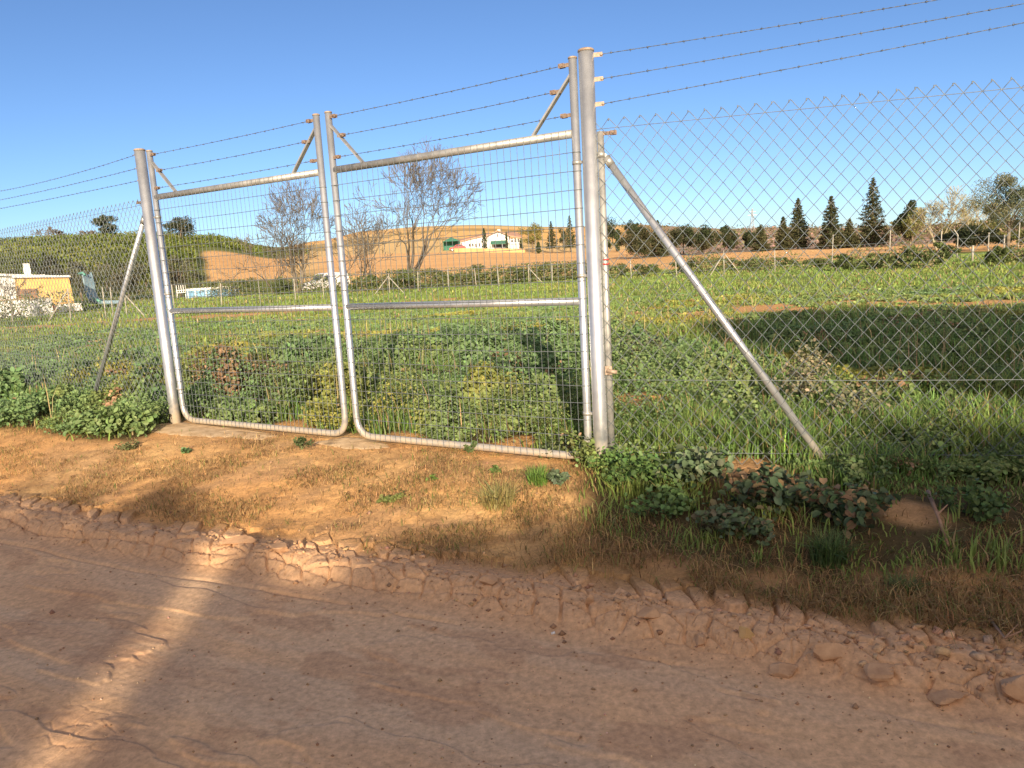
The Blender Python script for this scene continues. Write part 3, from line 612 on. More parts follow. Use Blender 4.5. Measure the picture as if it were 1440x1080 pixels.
# ------------------------------------------------------------------ chain-link fences
def chain(mb, base, d, L, z0, z1, w, h, nrm, r=.0016, s0=0.0):
    n = int(L/w); rows = int((z1-z0)/(h/2))
    for i in range(n):
        for side in (0,):
            pts = []
            for j in range(rows+1):
                s = s0+i*w+(w/2 if j % 2 else 0)+ (0 if True else 0); z = z1-j*h/2
                sgx = 1 if j % 2 else -1
                pts.append(base+d*(s+random.uniform(-.0012, .0012))+V3(0, 0, z+random.uniform(-.001, .001))+nrm*.0016*sgx)
            mb.tube(pts, r, 4, False)
            pts2 = [p+d*(w/2*(1 if j % 2 == 0 else -1))*1.0 for j, p in enumerate(pts)]
    return mb
def chain_fence(base, d, L, label, brace_s, zt, side, w=.094, h=.108):
    nrm = np.cross(d, V3(0, 0, 1)); nrm = nrm if nrm[1] < 0 else -nrm
    root = thing('chain_link_fence', base+d*(L/2), label, 'fence')
    # the two crossing wire families: zigzags i and i+1 meet at alternate nodes
    b = MB(); rows = int((zt-.02)/(h/2)); n = int(L/(w/2))
    for i in range(int(L/w)):
        ptsA = []; 
        for j in range(rows+1):
            z = zt-j*h/2+.004*math.sin(i*.7+j*.3); s = .03+i*w+(w/2 if j % 2 else 0)
            lean = .010*math.sin(j*.17+i*.11)
            ptsA.append(base+d*(s+lean+(-.0012 if j % 2 else .0012))+V3(0, 0, z)+nrm*(.0018 if j % 2 else -.0018)+nrm*.022)
        b.tube(ptsA, .0023, 4, False)
        ptsB = []
        for j in range(rows+1):
            z = zt-j*h/2+.004*math.sin((i+.5)*.7+j*.3); s = .03+(i+1)*w-(w/2 if j % 2 else 0)
            lean = .010*math.sin(j*.17+(i+.5)*.11)
            ptsB.append(base+d*(s+lean+(.0012 if j % 2 else -.0012))+V3(0, 0, z)+nrm*(-.0018 if j % 2 else .0018)+nrm*.022)
        b.tube(ptsB, .0023, 4, False)
        # the twisted top knuckle
        c = base+d*(.03+i*w)+V3(0, 0, zt)+nrm*.022
        b.tube([c-V3(0, 0, .012), c+V3(0, 0, .004)], .0032, 5)
    b.build('chain_link_mesh', M['wire'], root)
    for z, sg in ((zt-.055, 0), (.58, .05), (.10, .01)):
        b = MB(); wire(b, [base+d*(.04+L*u)+V3(0, 0, z-sg*4*u*(1-u))+nrm*.024 for u in np.linspace(0, 1, 12)], .0019); b.build('tension_wire', M['wire'], root)
    # end post and diagonal brace
    e = base+d*.069-nrm*.006; b = MB(); b.tube([e+V3(0, 0, -.2), e+V3(0, 0, 2.12)], .021, 16); b.build('end_post', M['galv_old'], root)
    ft = base+d*brace_s; gz = H(ft[0], ft[1]); tp = e+d*.035+V3(0, 0, 1.955); t = unit(ft+V3(0, 0, gz)-tp)
    b = MB(); b.tube([tp, ft+V3(0, 0, gz)+t*.2], .0235, 18); br = b.build('diagonal_brace', M['galv'], root)
    b = MB(); b.tube([tp-t*.012, tp+t*.05], .0262, 14); b.bar(tp-t*.01, e+V3(0, 0, 1.98), .008, .04); b.tube([e+V3(0, 0, 1.965), e+V3(0, 0, 2.0)], .0245, 14); b.build('brace_clamp', M['galv_old'], br)
    # line posts further along
    s = brace_s+(1.9 if side > 0 else 3.3)
    while s < L+.1:
        q = base+d*s-nrm*.022; b = MB(); b.tube([q+V3(0, 0, -.2), q+V3(0, 0, 2.15)], .022, 14); b.tube([q+V3(0, 0, 2.15), q+V3(0, 0, 2.6)], .018, 10); b.build('line_post', M['galv'], root); s += 3.0
    b = MB(); clamp(b, e+d*.02+V3(0, 0, 2.105)+nrm*.01, d, l=.06); b.build('wire_tensioner', M['rust'], root)
    return root, nrm
fr_, nr_ = chain_fence(PG+V3(0, 0, 0), FR, 7.5, 'chain link fence with diagonal brace right of the gate, in front of the shaded weeds', 1.40, 2.185, 1)
for k, z in enumerate((2.565, 2.425, 2.28)):
    b = MB(); e_ = PG+FR*3.3+V3(0, 0, z+(.13, .20, .27)[k]); barbed(b, PG+FR*.10+V3(0, 0, z), e_, .008); barbed(b, e_, e_+FR*4.0, .02); b.build('barbed_wire', M['barb'], fr_)
b = MB(); c = PG+FR*.07+V3(0, 0, .64)
b.box(c+nr_*.02, FR*.022, nr_*.006, V3(0, 0, .028)); b.tube([c+nr_*.03-FR*.01, c+nr_*.03+FR*.055-V3(0, 0, .012)], .013, 10); b.tube([c+nr_*.02+V3(0, 0, .02), c+nr_*.03+V3(0, 0, -.03)], .006, 8); b.build('wire_tensioner', M['plate'], fr_)
b = MB(); c = PG+FR*.075+V3(0, 0, 1.33)
b.tube([c+V3(0, 0, -.018), c+V3(0, 0, -.010)], .0225, 12); b.tube([c+V3(0, 0, .010), c+V3(0, 0, .018)], .0225, 12); b.build('tie_ring', M['red'], fr_)
PL = GP(4.486, 0)
fl_, nl_ = chain_fence(PL, FL, 12.0, 'chain link fence with diagonal brace left of the gate, running back towards the yellow shed', 2.0, 2.13, -1)
for z0, z1, sg in ((2.53, 2.66, .05), (2.41, 2.53, .02), (2.30, 2.42, .01)):
    b = MB(); barbed(b, PL+FL*.10+V3(0, 0, z0), PL+FL*5.3+V3(0, 0, z1), sg); barbed(b, PL+FL*5.3+V3(0, 0, z1), PL+FL*11.9+V3(0, 0, z1), .02); b.build('barbed_wire', M['barb'], fl_)

# concrete footings
def slab(name, pts, z, label, hh=.05):
    root_v = []; P = []; n = 30
    pts = np.array(pts, float); c = pts.mean(0)
    # closed smooth irregular outline
    k = len(pts); out = []
    for i in range(k):
        a, b_, cc, dd = pts[i-1], pts[i], pts[(i+1) % k], pts[(i+2) % k]
        for t in np.linspace(0, 1, 8)[:-1]:
            out.append(.5*((2*b_)+(-a+cc)*t+(2*a-5*b_+4*cc-dd)*t*t+(-a+3*b_-3*cc+dd)*t**3))
    out = np.array(out)+rng.normal(0, .006, (len(out), 2)); m_ = len(out); v = []; fs = []
    for ring, (sc_, dz) in enumerate(((1.0, -.06), (.97, -.012), (.85, -.002), (.6, .006), (.3, .007))):
        for p in out:
            q = c+(p-c)*sc_; v.append((q[0], q[1], z(q[0], q[1])+dz+rng.normal(0, .0015)))
        if ring:
            for i in range(m_): j = (i+1) % m_; a = (ring-1)*m_; fs.append((a+i, a+j, a+m_+j, a+m_+i))
    fs.append(tuple(4*m_+i for i in range(m_)))
    b = MB(); b.add(v, fs, True); o = b.build(name, M['concrete']); return o
zf = lambda x, y: H(x, y)+.005
def gs2(s, o): p = GP(s, 0, o); return (p[0], p[1])
o = slab('concrete_footing', [gs2(4.75, .10), gs2(4.6, -.08), gs2(4.0, -.07), gs2(3.2, -.05), gs2(2.9, .06), gs2(3.1, .22), gs2(3.7, .34), gs2(4.4, .36), gs2(4.7, .26)], zf, '')
tag(o, 'sandy concrete footing round the foot of the left gate post', 'footing', 'footings under the gate')
o = slab('concrete_footing', [gs2(2.55, .08), gs2(2.4, -.07), gs2(2.0, -.07), gs2(1.75, .02), gs2(1.8, .15), gs2(2.1, .21), gs2(2.45, .18)], zf, '')
tag(o, 'small sandy concrete footing under the meeting stiles in the middle of the gate', 'footing', 'footings under the gate')

# ------------------------------------------------------------------ trees
def rot_to(d):
    d = unit(np.asarray(d, float)); ref = V3(0, 0, 1) if abs(d[2]) < .95 else V3(1, 0, 0); a = unit(np.cross(d, ref)); return a, np.cross(d, a)
def grow(mb, p, d, L, r, lev, maxlev, spread, rs, up=.15, kink=.25, minr=.004, seg=4, k=6, nch=(2, 3), shrink=(.66, .86)):
    pts = [p]; rad = [r]; q = p.copy(); dd = d.copy(); r1 = r*(.62 if lev < maxlev else .25)
    for i in range(seg):
        dd = unit(dd+rs.normal(0, kink/seg*1.6, 3)+V3(0, 0, up/seg)); q = q+dd*L/seg; pts.append(q.copy()); rad.append(r+(r1-r)*(i+1)/seg)
    mb.tube(pts, np.maximum(rad, minr), k if lev < 2 else (4 if lev < 4 else 3), False)
    if lev >= maxlev: return
    n = rs.integers(nch[0], nch[1]+1)
    for i in range(n):
        a, b_ = rot_to(dd); ph = rs.uniform(0, 2*math.pi); an = spread*rs.uniform(.55, 1.25)
        nd = unit(dd*math.cos(an)+(a*math.cos(ph)+b_*math.sin(ph))*math.sin(an)); st = len(pts)-1 if i < 2 else rs.integers(seg//2, seg+1)
        grow(mb, pts[st].copy(), nd, L*rs.uniform(*shrink), rad[st]*(.78 if i == 0 else .6), lev+1, maxlev, spread, rs, up, kink, minr, max(2, seg-1), k, nch, shrink)
def place(px, d):
    a = azi(px); x, y = math.sin(a)*d, math.cos(a)*d; return V3(x, y, H(x, y))
def bare_tree(px, d, ytop, stems, label, w=1.0, mat='twig', seed=1, lev=6, r0=.14, minr=.012, spread=.42, group=None, cat='tree', buds=0, lean=.3):
    rs = np.random.default_rng(seed); p = place(px, d); hh = zat(px, ytop, d)-p[2]; root = thing('bare_tree', p, label, cat, group)
    b = MB(); L0 = hh*.30
    for i in range(stems):
        ph = rs.uniform(0, 6.28) if i else 0; dr = unit(V3(math.cos(ph)*lean*w, math.sin(ph)*lean*.6, 1)) if stems > 1 else V3(.02, 0, 1)
        grow(b, p+V3(rs.uniform(-.2, .2), 0, -.3), dr, L0*rs.uniform(.85, 1.15), r0*rs.uniform(.7, 1), 0, 1, spread, rs, .1, .15, minr, 4, 7, (1, 1)) if False else grow(b, p+V3(rs.uniform(-.2, .2)*(stems > 1), 0, -.3), dr, L0*rs.uniform(.85, 1.15), r0*rs.uniform(.7, 1), 0, lev, spread, rs, .16, .3, minr)
    v = np.concatenate(b.v); zt_ = v[:, 2].max()-p[2]; f = hh/zt_
    for a_ in b.v:
        a_[:, 2] = p[2]+(a_[:, 2]-p[2])*f; a_[:, 0] = p[0]+(a_[:, 0]-p[0])*f*w; a_[:, 1] = p[1]+(a_[:, 1]-p[1])*f
    b.build('branches', M[mat], root)
    if buds:
        v = np.concatenate(b.v); v = v[v[:, 2] > p[2]+hh*.3]; q = v[rs.integers(0, len(v), buds)]+rs.normal(0, .08, (buds, 3)); n = unit(rs.normal(size=(buds, 3)))
        leaf_mesh('foliage', q, n, rs.uniform(.05, .13, buds), .07, jitter((.30, .30, .10), buds, .2, .05), M['leaf'], root, six=False, origin=p)
    return root
def leafy(name, px, d, ytop, wpx, color, label, cat='tree', group=None, n=3000, kind='round', seed=1, lsz=None, trunk=True, base=.15, squash=1.0, c2=None, ybase=None):
    rs = np.random.default_rng(seed+1000); p = place(px, d); hh = zat(px, ytop, d)-p[2]; wd = wpx*d/1044.0*math.cos(azi(px))**1.6; rad = wd/2
    root = thing(name, p, label, cat, group)
    if trunk:
        b = MB(); b.tube([p+V3(0, 0, -.3), p+V3(.03, 0, hh*.25), p+V3(0, 0, hh*(.9 if kind in ('fir', 'cypress') else .6))], [hh*.028, hh*.022, hh*.006], 8); 
        for i in range(5 if kind == 'round' else 0):
            ph = rs.uniform(0, 6.28); b.tube([p+V3(0, 0, hh*rs.uniform(.2, .45)), p+V3(math.cos(ph)*rad*.6, math.sin(ph)*rad*.6, hh*rs.uniform(.55, .8))], [hh*.014, hh*.004], 5, False)
        b.build('trunk', M['bark'], root)
    if kind == 'fir':
        nb = int(34+hh*7); P = []; cs = []
        for i in range(nb):
            u = (i+.5)/nb; z = hh*(base+(1-base)*u); rr = rad*(1-u)**.85*rs.uniform(.65, 1.12)+.05; ph = i*2.4+rs.uniform(-.4, .4)
            m_ = max(6, int(n/nb*(.25+1.4*(1-u)))); t = rs.random(m_)**.7
            x = np.cos(ph)*rr*t+rs.normal(0, .05+.07*rr, m_); y = np.sin(ph)*rr*t+rs.normal(0, .05+.07*rr, m_); zz = z-.16*rr*t+.14*rr*t**3+rs.normal(0, .03+.03*rr, m_)
            P.append(np.stack([x, y, zz], 1))
        P = np.concatenate(P)
    elif kind == 'cypress':
        u = rs.random(n); z = hh*(.03+.97*u); rr = rad*np.minimum(1, (u+.08)*4)*(1-u)**.45*(1+.2*np.sin(u*19+seed)); ph = rs.uniform(0, 6.28, n); t = rs.random(n)**.35
        P = np.stack([np.cos(ph)*rr*t, np.sin(ph)*rr*t, z], 1)
    else:
        kk = 26 if kind == 'round' else 16; C_ = []
        for i in range(kk):
            dr = unit(rs.normal(size=3)); q = dr*rs.uniform(.35, .85); C_.append(q)
        C_ = np.array(C_); ci = rs.integers(0, kk, n); cr_ = rs.uniform(.16, .38, kk)[ci]
        q = C_[ci]+unit(rs.normal(size=(n, 3)))*(cr_*rs.random(n)**.4)[:, None]
        zc = hh*(1+base)/2; rz = hh*(1-base)/2
        P = np.stack([q[:, 0]*rad/.85, q[:, 1]*rad/.85, zc+q[:, 2]*rz/.98], 1); P[:, 2] = np.maximum(P[:, 2], rs.random(n)*.25*hh*(0 if kind == 'bush' else 1))
        if kind == 'bush': P[:, 2] = np.maximum(P[:, 2], rs.random(n)*hh*.3)
    nn = unit(rs.normal(size=(len(P), 3))+unit(P-V3(0, 0, hh*.5))*.7); s = lsz or max(.05, .0016*d+.02)
    c = jitter(color, len(P), .28, .06)
    if c2 is not None:
        f = ss(.4, .6, fbm(P[:, 0]/rad*1.5+seed, P[:, 2]/hh*3, 3, 3))[:, None]; c = c*(1-f)+jitter(c2, len(P), .25, .05)*f
    leaf_mesh('crown', P+p, nn, s*rs.uniform(.7, 1.6, len(P)), s*.6, c, M['needle' if kind in ('fir', 'cypress') else 'leaf'], root, six=False, origin=p)
    return root
FIR = (.055, .062, .030); OLV = (.13, .14, .07); DKG = (.045, .06, .025)
# bare trees in front of the orange slope
bare_tree(572, 47, 192, 3, 'largest bare leafless tree, behind the right gate leaf, many stems from one foot', 0.85, seed=19, r0=.26, lev=7, lean=.30, spread=.33, minr=.0135)
bare_tree(418, 52, 240, 3, 'bare leafless tree behind the left gate leaf, just left of the meeting stiles', .85, seed=23, r0=.20, lev=7, lean=.36, spread=.38, minr=.012)
bare_tree(505, 60, 285, 4, 'low thin bare tree in the gap left of the largest bare tree', 1.1, seed=31, r0=.08, lev=5, lean=.6, minr=.013)
bare_tree(380, 56, 300, 4, 'small bare shrubby tree at the left side of the bare tree by the meeting stiles', 1.0, seed=37, r0=.07, lev=5, lean=.6, minr=.013)
bare_tree(455, 58, 330, 5, 'low bare brush right beside the white van', 1.3, seed=41, r0=.05, lev=4, lean=.8, minr=.012, cat='shrub')
bare_tree(1320, 78, 262, 3, 'pale budding tree between the two-tone pine and the big grey-green tree', 1.0, 'twig_pale', seed=52, r0=.11, lev=6, lean=.3, minr=.016, buds=1500, spread=.36)
bare_tree(1362, 80, 276, 3, 'pale leafless tree right behind the dark flat hedge', 1.0, 'twig_pale', seed=57, r0=.08, lev=5, lean=.35, minr=.017, buds=300)
bare_tree(6, 42, 380, 3, 'dense grey bare bush in front of the white wall at the left edge', 1.0, seed=61, r0=.04, lev=5, lean=.8, minr=.008, cat='shrub')
# conifer row
row = [(898, 318, 42, 'round', 'rounded dark pine just left of the diagonal brace top, first of the tree row'), (926, 310, 34, 'fir', 'dark conifer seen right behind the diagonal brace'), (961, 313, 34, 'round', 'bushy dark pine just right of the diagonal brace'),
       (994, 316, 34, 'round', 'bushy dark pine with a ragged top between brace and braced wire post'), (1023, 318, 27, 'round', 'narrow rounded dark pine above the far braced wire post'), (1056, 322, 18, 'round', 'small olive-green tree between the narrow pine and the pointed firs'),
       (1070, 316, 28, 'fir', 'short dark fir first of the pointed group from the left'), (1101, 305, 26, 'fir', 'slim dark fir pressed against the left side of the taller pointed fir'), (1122, 279, 40, 'fir', 'sharply pointed fir with drooping boughs, next left of the blunt-topped fir'),
       (1168, 276, 42, 'fir', 'blunt-topped dark fir midway between the two sharply pointed ones'), (1194, 308, 30, 'fir', 'small dark conifer between the blunt-topped fir and the tallest fir'), (1226, 250, 52, 'fir', 'tallest dark fir of the row with a sharp tip'),
       (1280, 283, 36, 'round', 'dark-crowned pine just right of the tallest fir')]
for i, (px, yt, wp, kd, lb) in enumerate(row):
    leafy('conifer' if kd == 'fir' else 'pine_tree', px, 104+i % 3*3, yt, wp*1.1, FIR if kd == 'fir' else DKG, lb, 'tree', 'trees along the far field', 8500 if wp > 35 else 5200, kd, seed=i+3, base=.04 if kd == 'fir' else .10, c2=(.075, .075, .035), lsz=.21)
leafy('pine_tree', 1283, 98, 296, 30, (.16, .17, .05), 'yellow-green young pine standing before the dark-crowned pine', n=1800, seed=40, base=.25)
leafy('olive_tree', 1418, 62, 243, 92, (.13, .15, .085), 'big grey-green leafy tree at the right edge of the picture', n=15000, seed=41, base=.22, lsz=.10, c2=(.19, .19, .10))
leafy('olive_tree', 1500, 66, 250, 90, (.12, .14, .07), 'grey-green tree just outside the right edge', n=2500, seed=42, base=.2)
leafy('clipped_hedge', 1372, 70, 318, 92, (.03, .042, .018), 'dark flat-topped hedge below the pale leafless tree', 'hedge', None, 6000, 'bush', 43, base=.0, trunk=False, lsz=.14)
leafy('clipped_hedge', 1455, 74, 312, 80, (.10, .115, .035), 'olive-green hedge top under the big grey-green tree', 'hedge', None, 3000, 'bush', 44, base=.0, trunk=False, lsz=.15)
leafy('clipped_hedge', 1375, 84, 307, 120, (.13, .14, .04), 'long low olive-green hedge behind the dark flat-topped hedge', 'hedge', None, 3500, 'bush', 45, base=.0, trunk=False, lsz=.17)
# trees round the white house
leafy('cypress', 683, 172, 321, 9, (.045, .065, .03), 'narrow cypress in front of the left wing of the white house', n=900, kind='cypress', seed=50)
leafy('cypress', 714, 172, 326, 5, (.045, .065, .03), 'thin cypress at the right side of the white gable', n=500, kind='cypress', seed=51)
leafy('cypress', 734, 170, 335, 6, (.07, .08, .03), 'short cypress at the right end of the white house', n=500, kind='cypress', seed=52)
leafy('willow', 750, 168, 313, 34, (.19, .18, .05), 'yellow-green round tree right of the white house', n=2200, seed=53, base=.2)
leafy('cypress', 758, 160, 340, 9, (.055, .07, .03), 'squat cypress below the yellow-green round tree', n=600, kind='cypress', seed=54)
leafy('conifer', 777, 165, 311, 20, FIR, 'dark fir between the yellow-green tree and the gate post', n=1600, kind='fir', seed=55)
leafy('olive_tree', 794, 160, 319, 18, (.10, .11, .06), 'grey-green tree right of the dark fir beside the gate post', n=1300, seed=56)
leafy('conifer', 803, 170, 303, 22, DKG, 'tall dark tree partly behind the right gate post', n=1500, kind='fir', seed=57)
leafy('cypress', 869, 150, 322, 9.5, (.055, .075, .03), 'narrow cypress standing alone just right of the gate post', n=900, kind='cypress', seed=58)
leafy('olive_tree', 855, 158, 335, 14, (.10, .12, .05), 'low grey-green tree between the gate post and the lone cypress', n=700, seed=59)
leafy('pine_tree', 862, 210, 306, 46, (.055, .07, .035), 'broad dark pine clump on the skyline right of the gate post', n=2600, seed=60)
leafy('pine_tree', 891, 215, 308, 26, (.05, .065, .03), 'smaller dark pine at the right end of the skyline clump', n=1500, seed=61)
# left side trees
leafy('oak_tree', 160, 205, 299, 42, (.07, .085, .04), 'dark round tree on the hilltop left of the left gate post', n=3600, seed=70, base=.1)
leafy('oak_tree', 262, 205, 295, 48, (.06, .07, .035), 'dark round tree on the hilltop seen through the left gate leaf', n=4200, seed=71, base=.05)
bare_tree(84, 215, 318, 4, 'brown leafless tree at the left end of the hilltop', 1.5, seed=72, r0=.2, lev=5, lean=.7, minr=.045)
bare_tree(120, 212, 324, 4, 'low brown leafless brush on the hilltop beside the dark round tree', 2.0, seed=73, r0=.15, lev=4, lean=.9, minr=.045, cat='shrub')
leafy('shrub_tree', 66, 66, 352, 44, (.06, .06, .035), 'dark twiggy tree right behind the yellow shed', n=3200, seed=74, base=.05)
leafy('olive_tree', 112, 64, 366, 62, (.15, .15, .085), 'grey-green bushy tree between the yellow shed and the blue slide', n=5600, seed=75, base=.02, c2=(.09, .085, .05))
leafy('olive_tree', 178, 62, 360, 70, (.15, .15, .085), 'olive-green bushy tree behind the left fence brace', n=6000, seed=76, base=.02, c2=(.10, .09, .055))
leafy('olive_tree', 252, 63, 352, 68, (.15, .15, .085), 'large olive-green bush above the blue pool, left of the bare orange patch', n=6500, seed=77, base=.0, c2=(.10, .09, .055))
leafy('shrub_tree', 150, 74, 345, 60, (.10, .12, .04), 'deep green tree higher up behind the blue slide', n=3000, seed=78, base=.0)
leafy('shrub_tree', 205, 76, 346, 58, (.12, .14, .04), 'green tree on the slope seen beside the left gate post', n=3000, seed=79, base=.0)
leafy('shrub_tree', 20, 72, 350, 60, (.12, .14, .04), 'green tree on the slope above the white roof at the left edge', n=3000, seed=80, base=.0)
# bushes along the far fence
bl = [(560, 380, 60), (612, 377, 44), (645, 382, 26), (672, 374, 34), (712, 377, 46), (738, 377, 30), (770, 372, 40), (798, 370, 34), (826, 372, 30), (868, 368, 34), (905, 372, 36), (965, 366, 38), (1020, 361, 52), (1060, 363, 34), (1100, 362, 40), (1150, 360, 44), (1195, 358, 36), (1240, 352, 40), (1280, 346, 46), (1325, 342, 44), (1405, 342, 26), (520, 388, 40), (340, 392, 40), (290, 398, 30), (395, 390, 36)]
lbs = ['behind the foot of the largest bare tree', 'just right of the largest bare tree', 'small, in the gap before the white house', 'below the tall cypress of the white house', 'below the white gable', 'below the short cypress', 'below the dark fir', 'left beside the right gate leaf stile', 'hidden behind the right gate post', 'right of the right gate post', 'under the rounded dark pine', 'seen past the diagonal brace', 'wide, behind the braced wire post', 'just right of the braced wire post', 'below the slim dark fir', 'below the blunt-topped fir', 'between the blunt fir and the tallest fir', 'below the tallest fir', 'below the two-tone pine', 'left of the dark flat hedge', 'before the big grey-green tree', 'left of the foot of the largest bare tree', 'right of the blue pool', 'behind the blue pool', 'left of the white van']
for i, ((px, yt, wp), lb) in enumerate(zip(bl, lbs)):
    leafy('bush', px, (36.5 if px > 1180 else 66 if px in (290, 340) else 46)+(i*7 % 5)*.8+(4 if px < 420 else 0), yt-2, wp*1.25, (.075, .10, .032) if i % 3 else (.10, .125, .045), 'green bush along the far fence, '+lb, 'bush', 'bushes along the far fence', 2200, 'bush', 200+i, base=.0, trunk=False, lsz=.10, c2=(.12, .15, .05))

# ------------------------------------------------------------------ far wire fence
fpts = [(-36, 28), (-17.2, 29.6), (-12.6, 36.5), (-4, 41), (2, 42), (11, 39), (18, 37), (25, 38.6), (40, 42)]
FF = thing('wire_fence', (11, 39, 0), 'far sagging wire fence on thin pale posts along the back of the meadow', 'fence')
def posts_on(pts, px):
    a = azi(px)
    for (ax, ay), (bx, by) in zip(pts[:-1], pts[1:]):
        vx, vy = bx-ax, by-ay; den = vx*math.cos(a)-vy*math.sin(a)
        if abs(den) < 1e-6: continue
        t = -(ax*math.cos(a)-ay*math.sin(a))/den
        if 0 <= t <= 1: return ax+vx*t, ay+vy*t
pp = []
for px, yt in [(10, 410), (92, 406), (142, 404), (152, 404), (172, 412), (240, 400), (307, 406), (362, 392), (412, 392), (452, 392), (545, 388), (585, 384), (628, 380), (668, 378), (700, 376), (742, 376), (775, 374), (818, 372), (887, 370), (951, 367), (1018, 352), (1090, 352), (1170, 330), (1251, 324), (1325, 325), (1391, 327), (1433, 313)]:
    q = posts_on(fpts, px)
    if q is None: continue
    z0 = H(*q); z1 = zat(px, yt, math.hypot(*q)); z1 = max(z0+1.1, min(z1, z0+2.1)); lean = random.uniform(-.06, .1)
    b = MB(); b.tube([V3(q[0], q[1], z0-.2), V3(q[0]+lean, q[1], z1)], .024, 8); b.build('fence_post', M['pole'], FF); pp.append(V3(q[0], q[1], z0))
    if px in (1018, 92, 545, 742, 172):
        for sg in ((-1, 1) if px in (1018, 545) else (1 if px != 92 else -1,)):
            b = MB(); b.tube([V3(q[0], q[1], z1-.15), V3(q[0]+sg*.85, q[1]-.2, z0-.05)], .026, 7); b.build('post_brace', M['pole'], FF)
for k, z in enumerate((.35, .8, 1.2)):
    b = MB()
    for a_, c_ in zip(pp[:-1], pp[1:]): b.tube([a_+V3(0, 0, z), (a_+c_)/2+V3(0, 0, z-.04), c_+V3(0, 0, z)], .006, 4, False)
    b.build('fence_wire', M['wire'], FF)
def stake(name, px, d, yt, label, bent=False, r=.035):
    p = place(px, d); z1 = zat(px, yt, d); b = MB()
    pts = [p-V3(0, 0, .2), V3(p[0], p[1], z1)]
    if bent: pts = [p-V3(0, 0, .2), V3(p[0], p[1], p[2]+(z1-p[2])*.8), V3(p[0]-.25, p[1], z1)]
    b.tube(pts, r, 8); tag(b.build(name, M['pole']), label, 'post')
stake('wooden_post', 1347, 50, 322, 'thin pale post with a bent top before the dark flat hedge', True)
stake('wooden_post', 1369, 44, 345, 'short stout stake right of the bent-topped post', False, .05)
stake('wooden_post', 1413, 48, 330, 'brownish upright post under the big grey-green tree')
stake('white_marker', 1313, 40, 358, 'short white marker post in the grass left of the bent-topped post', False, .06)

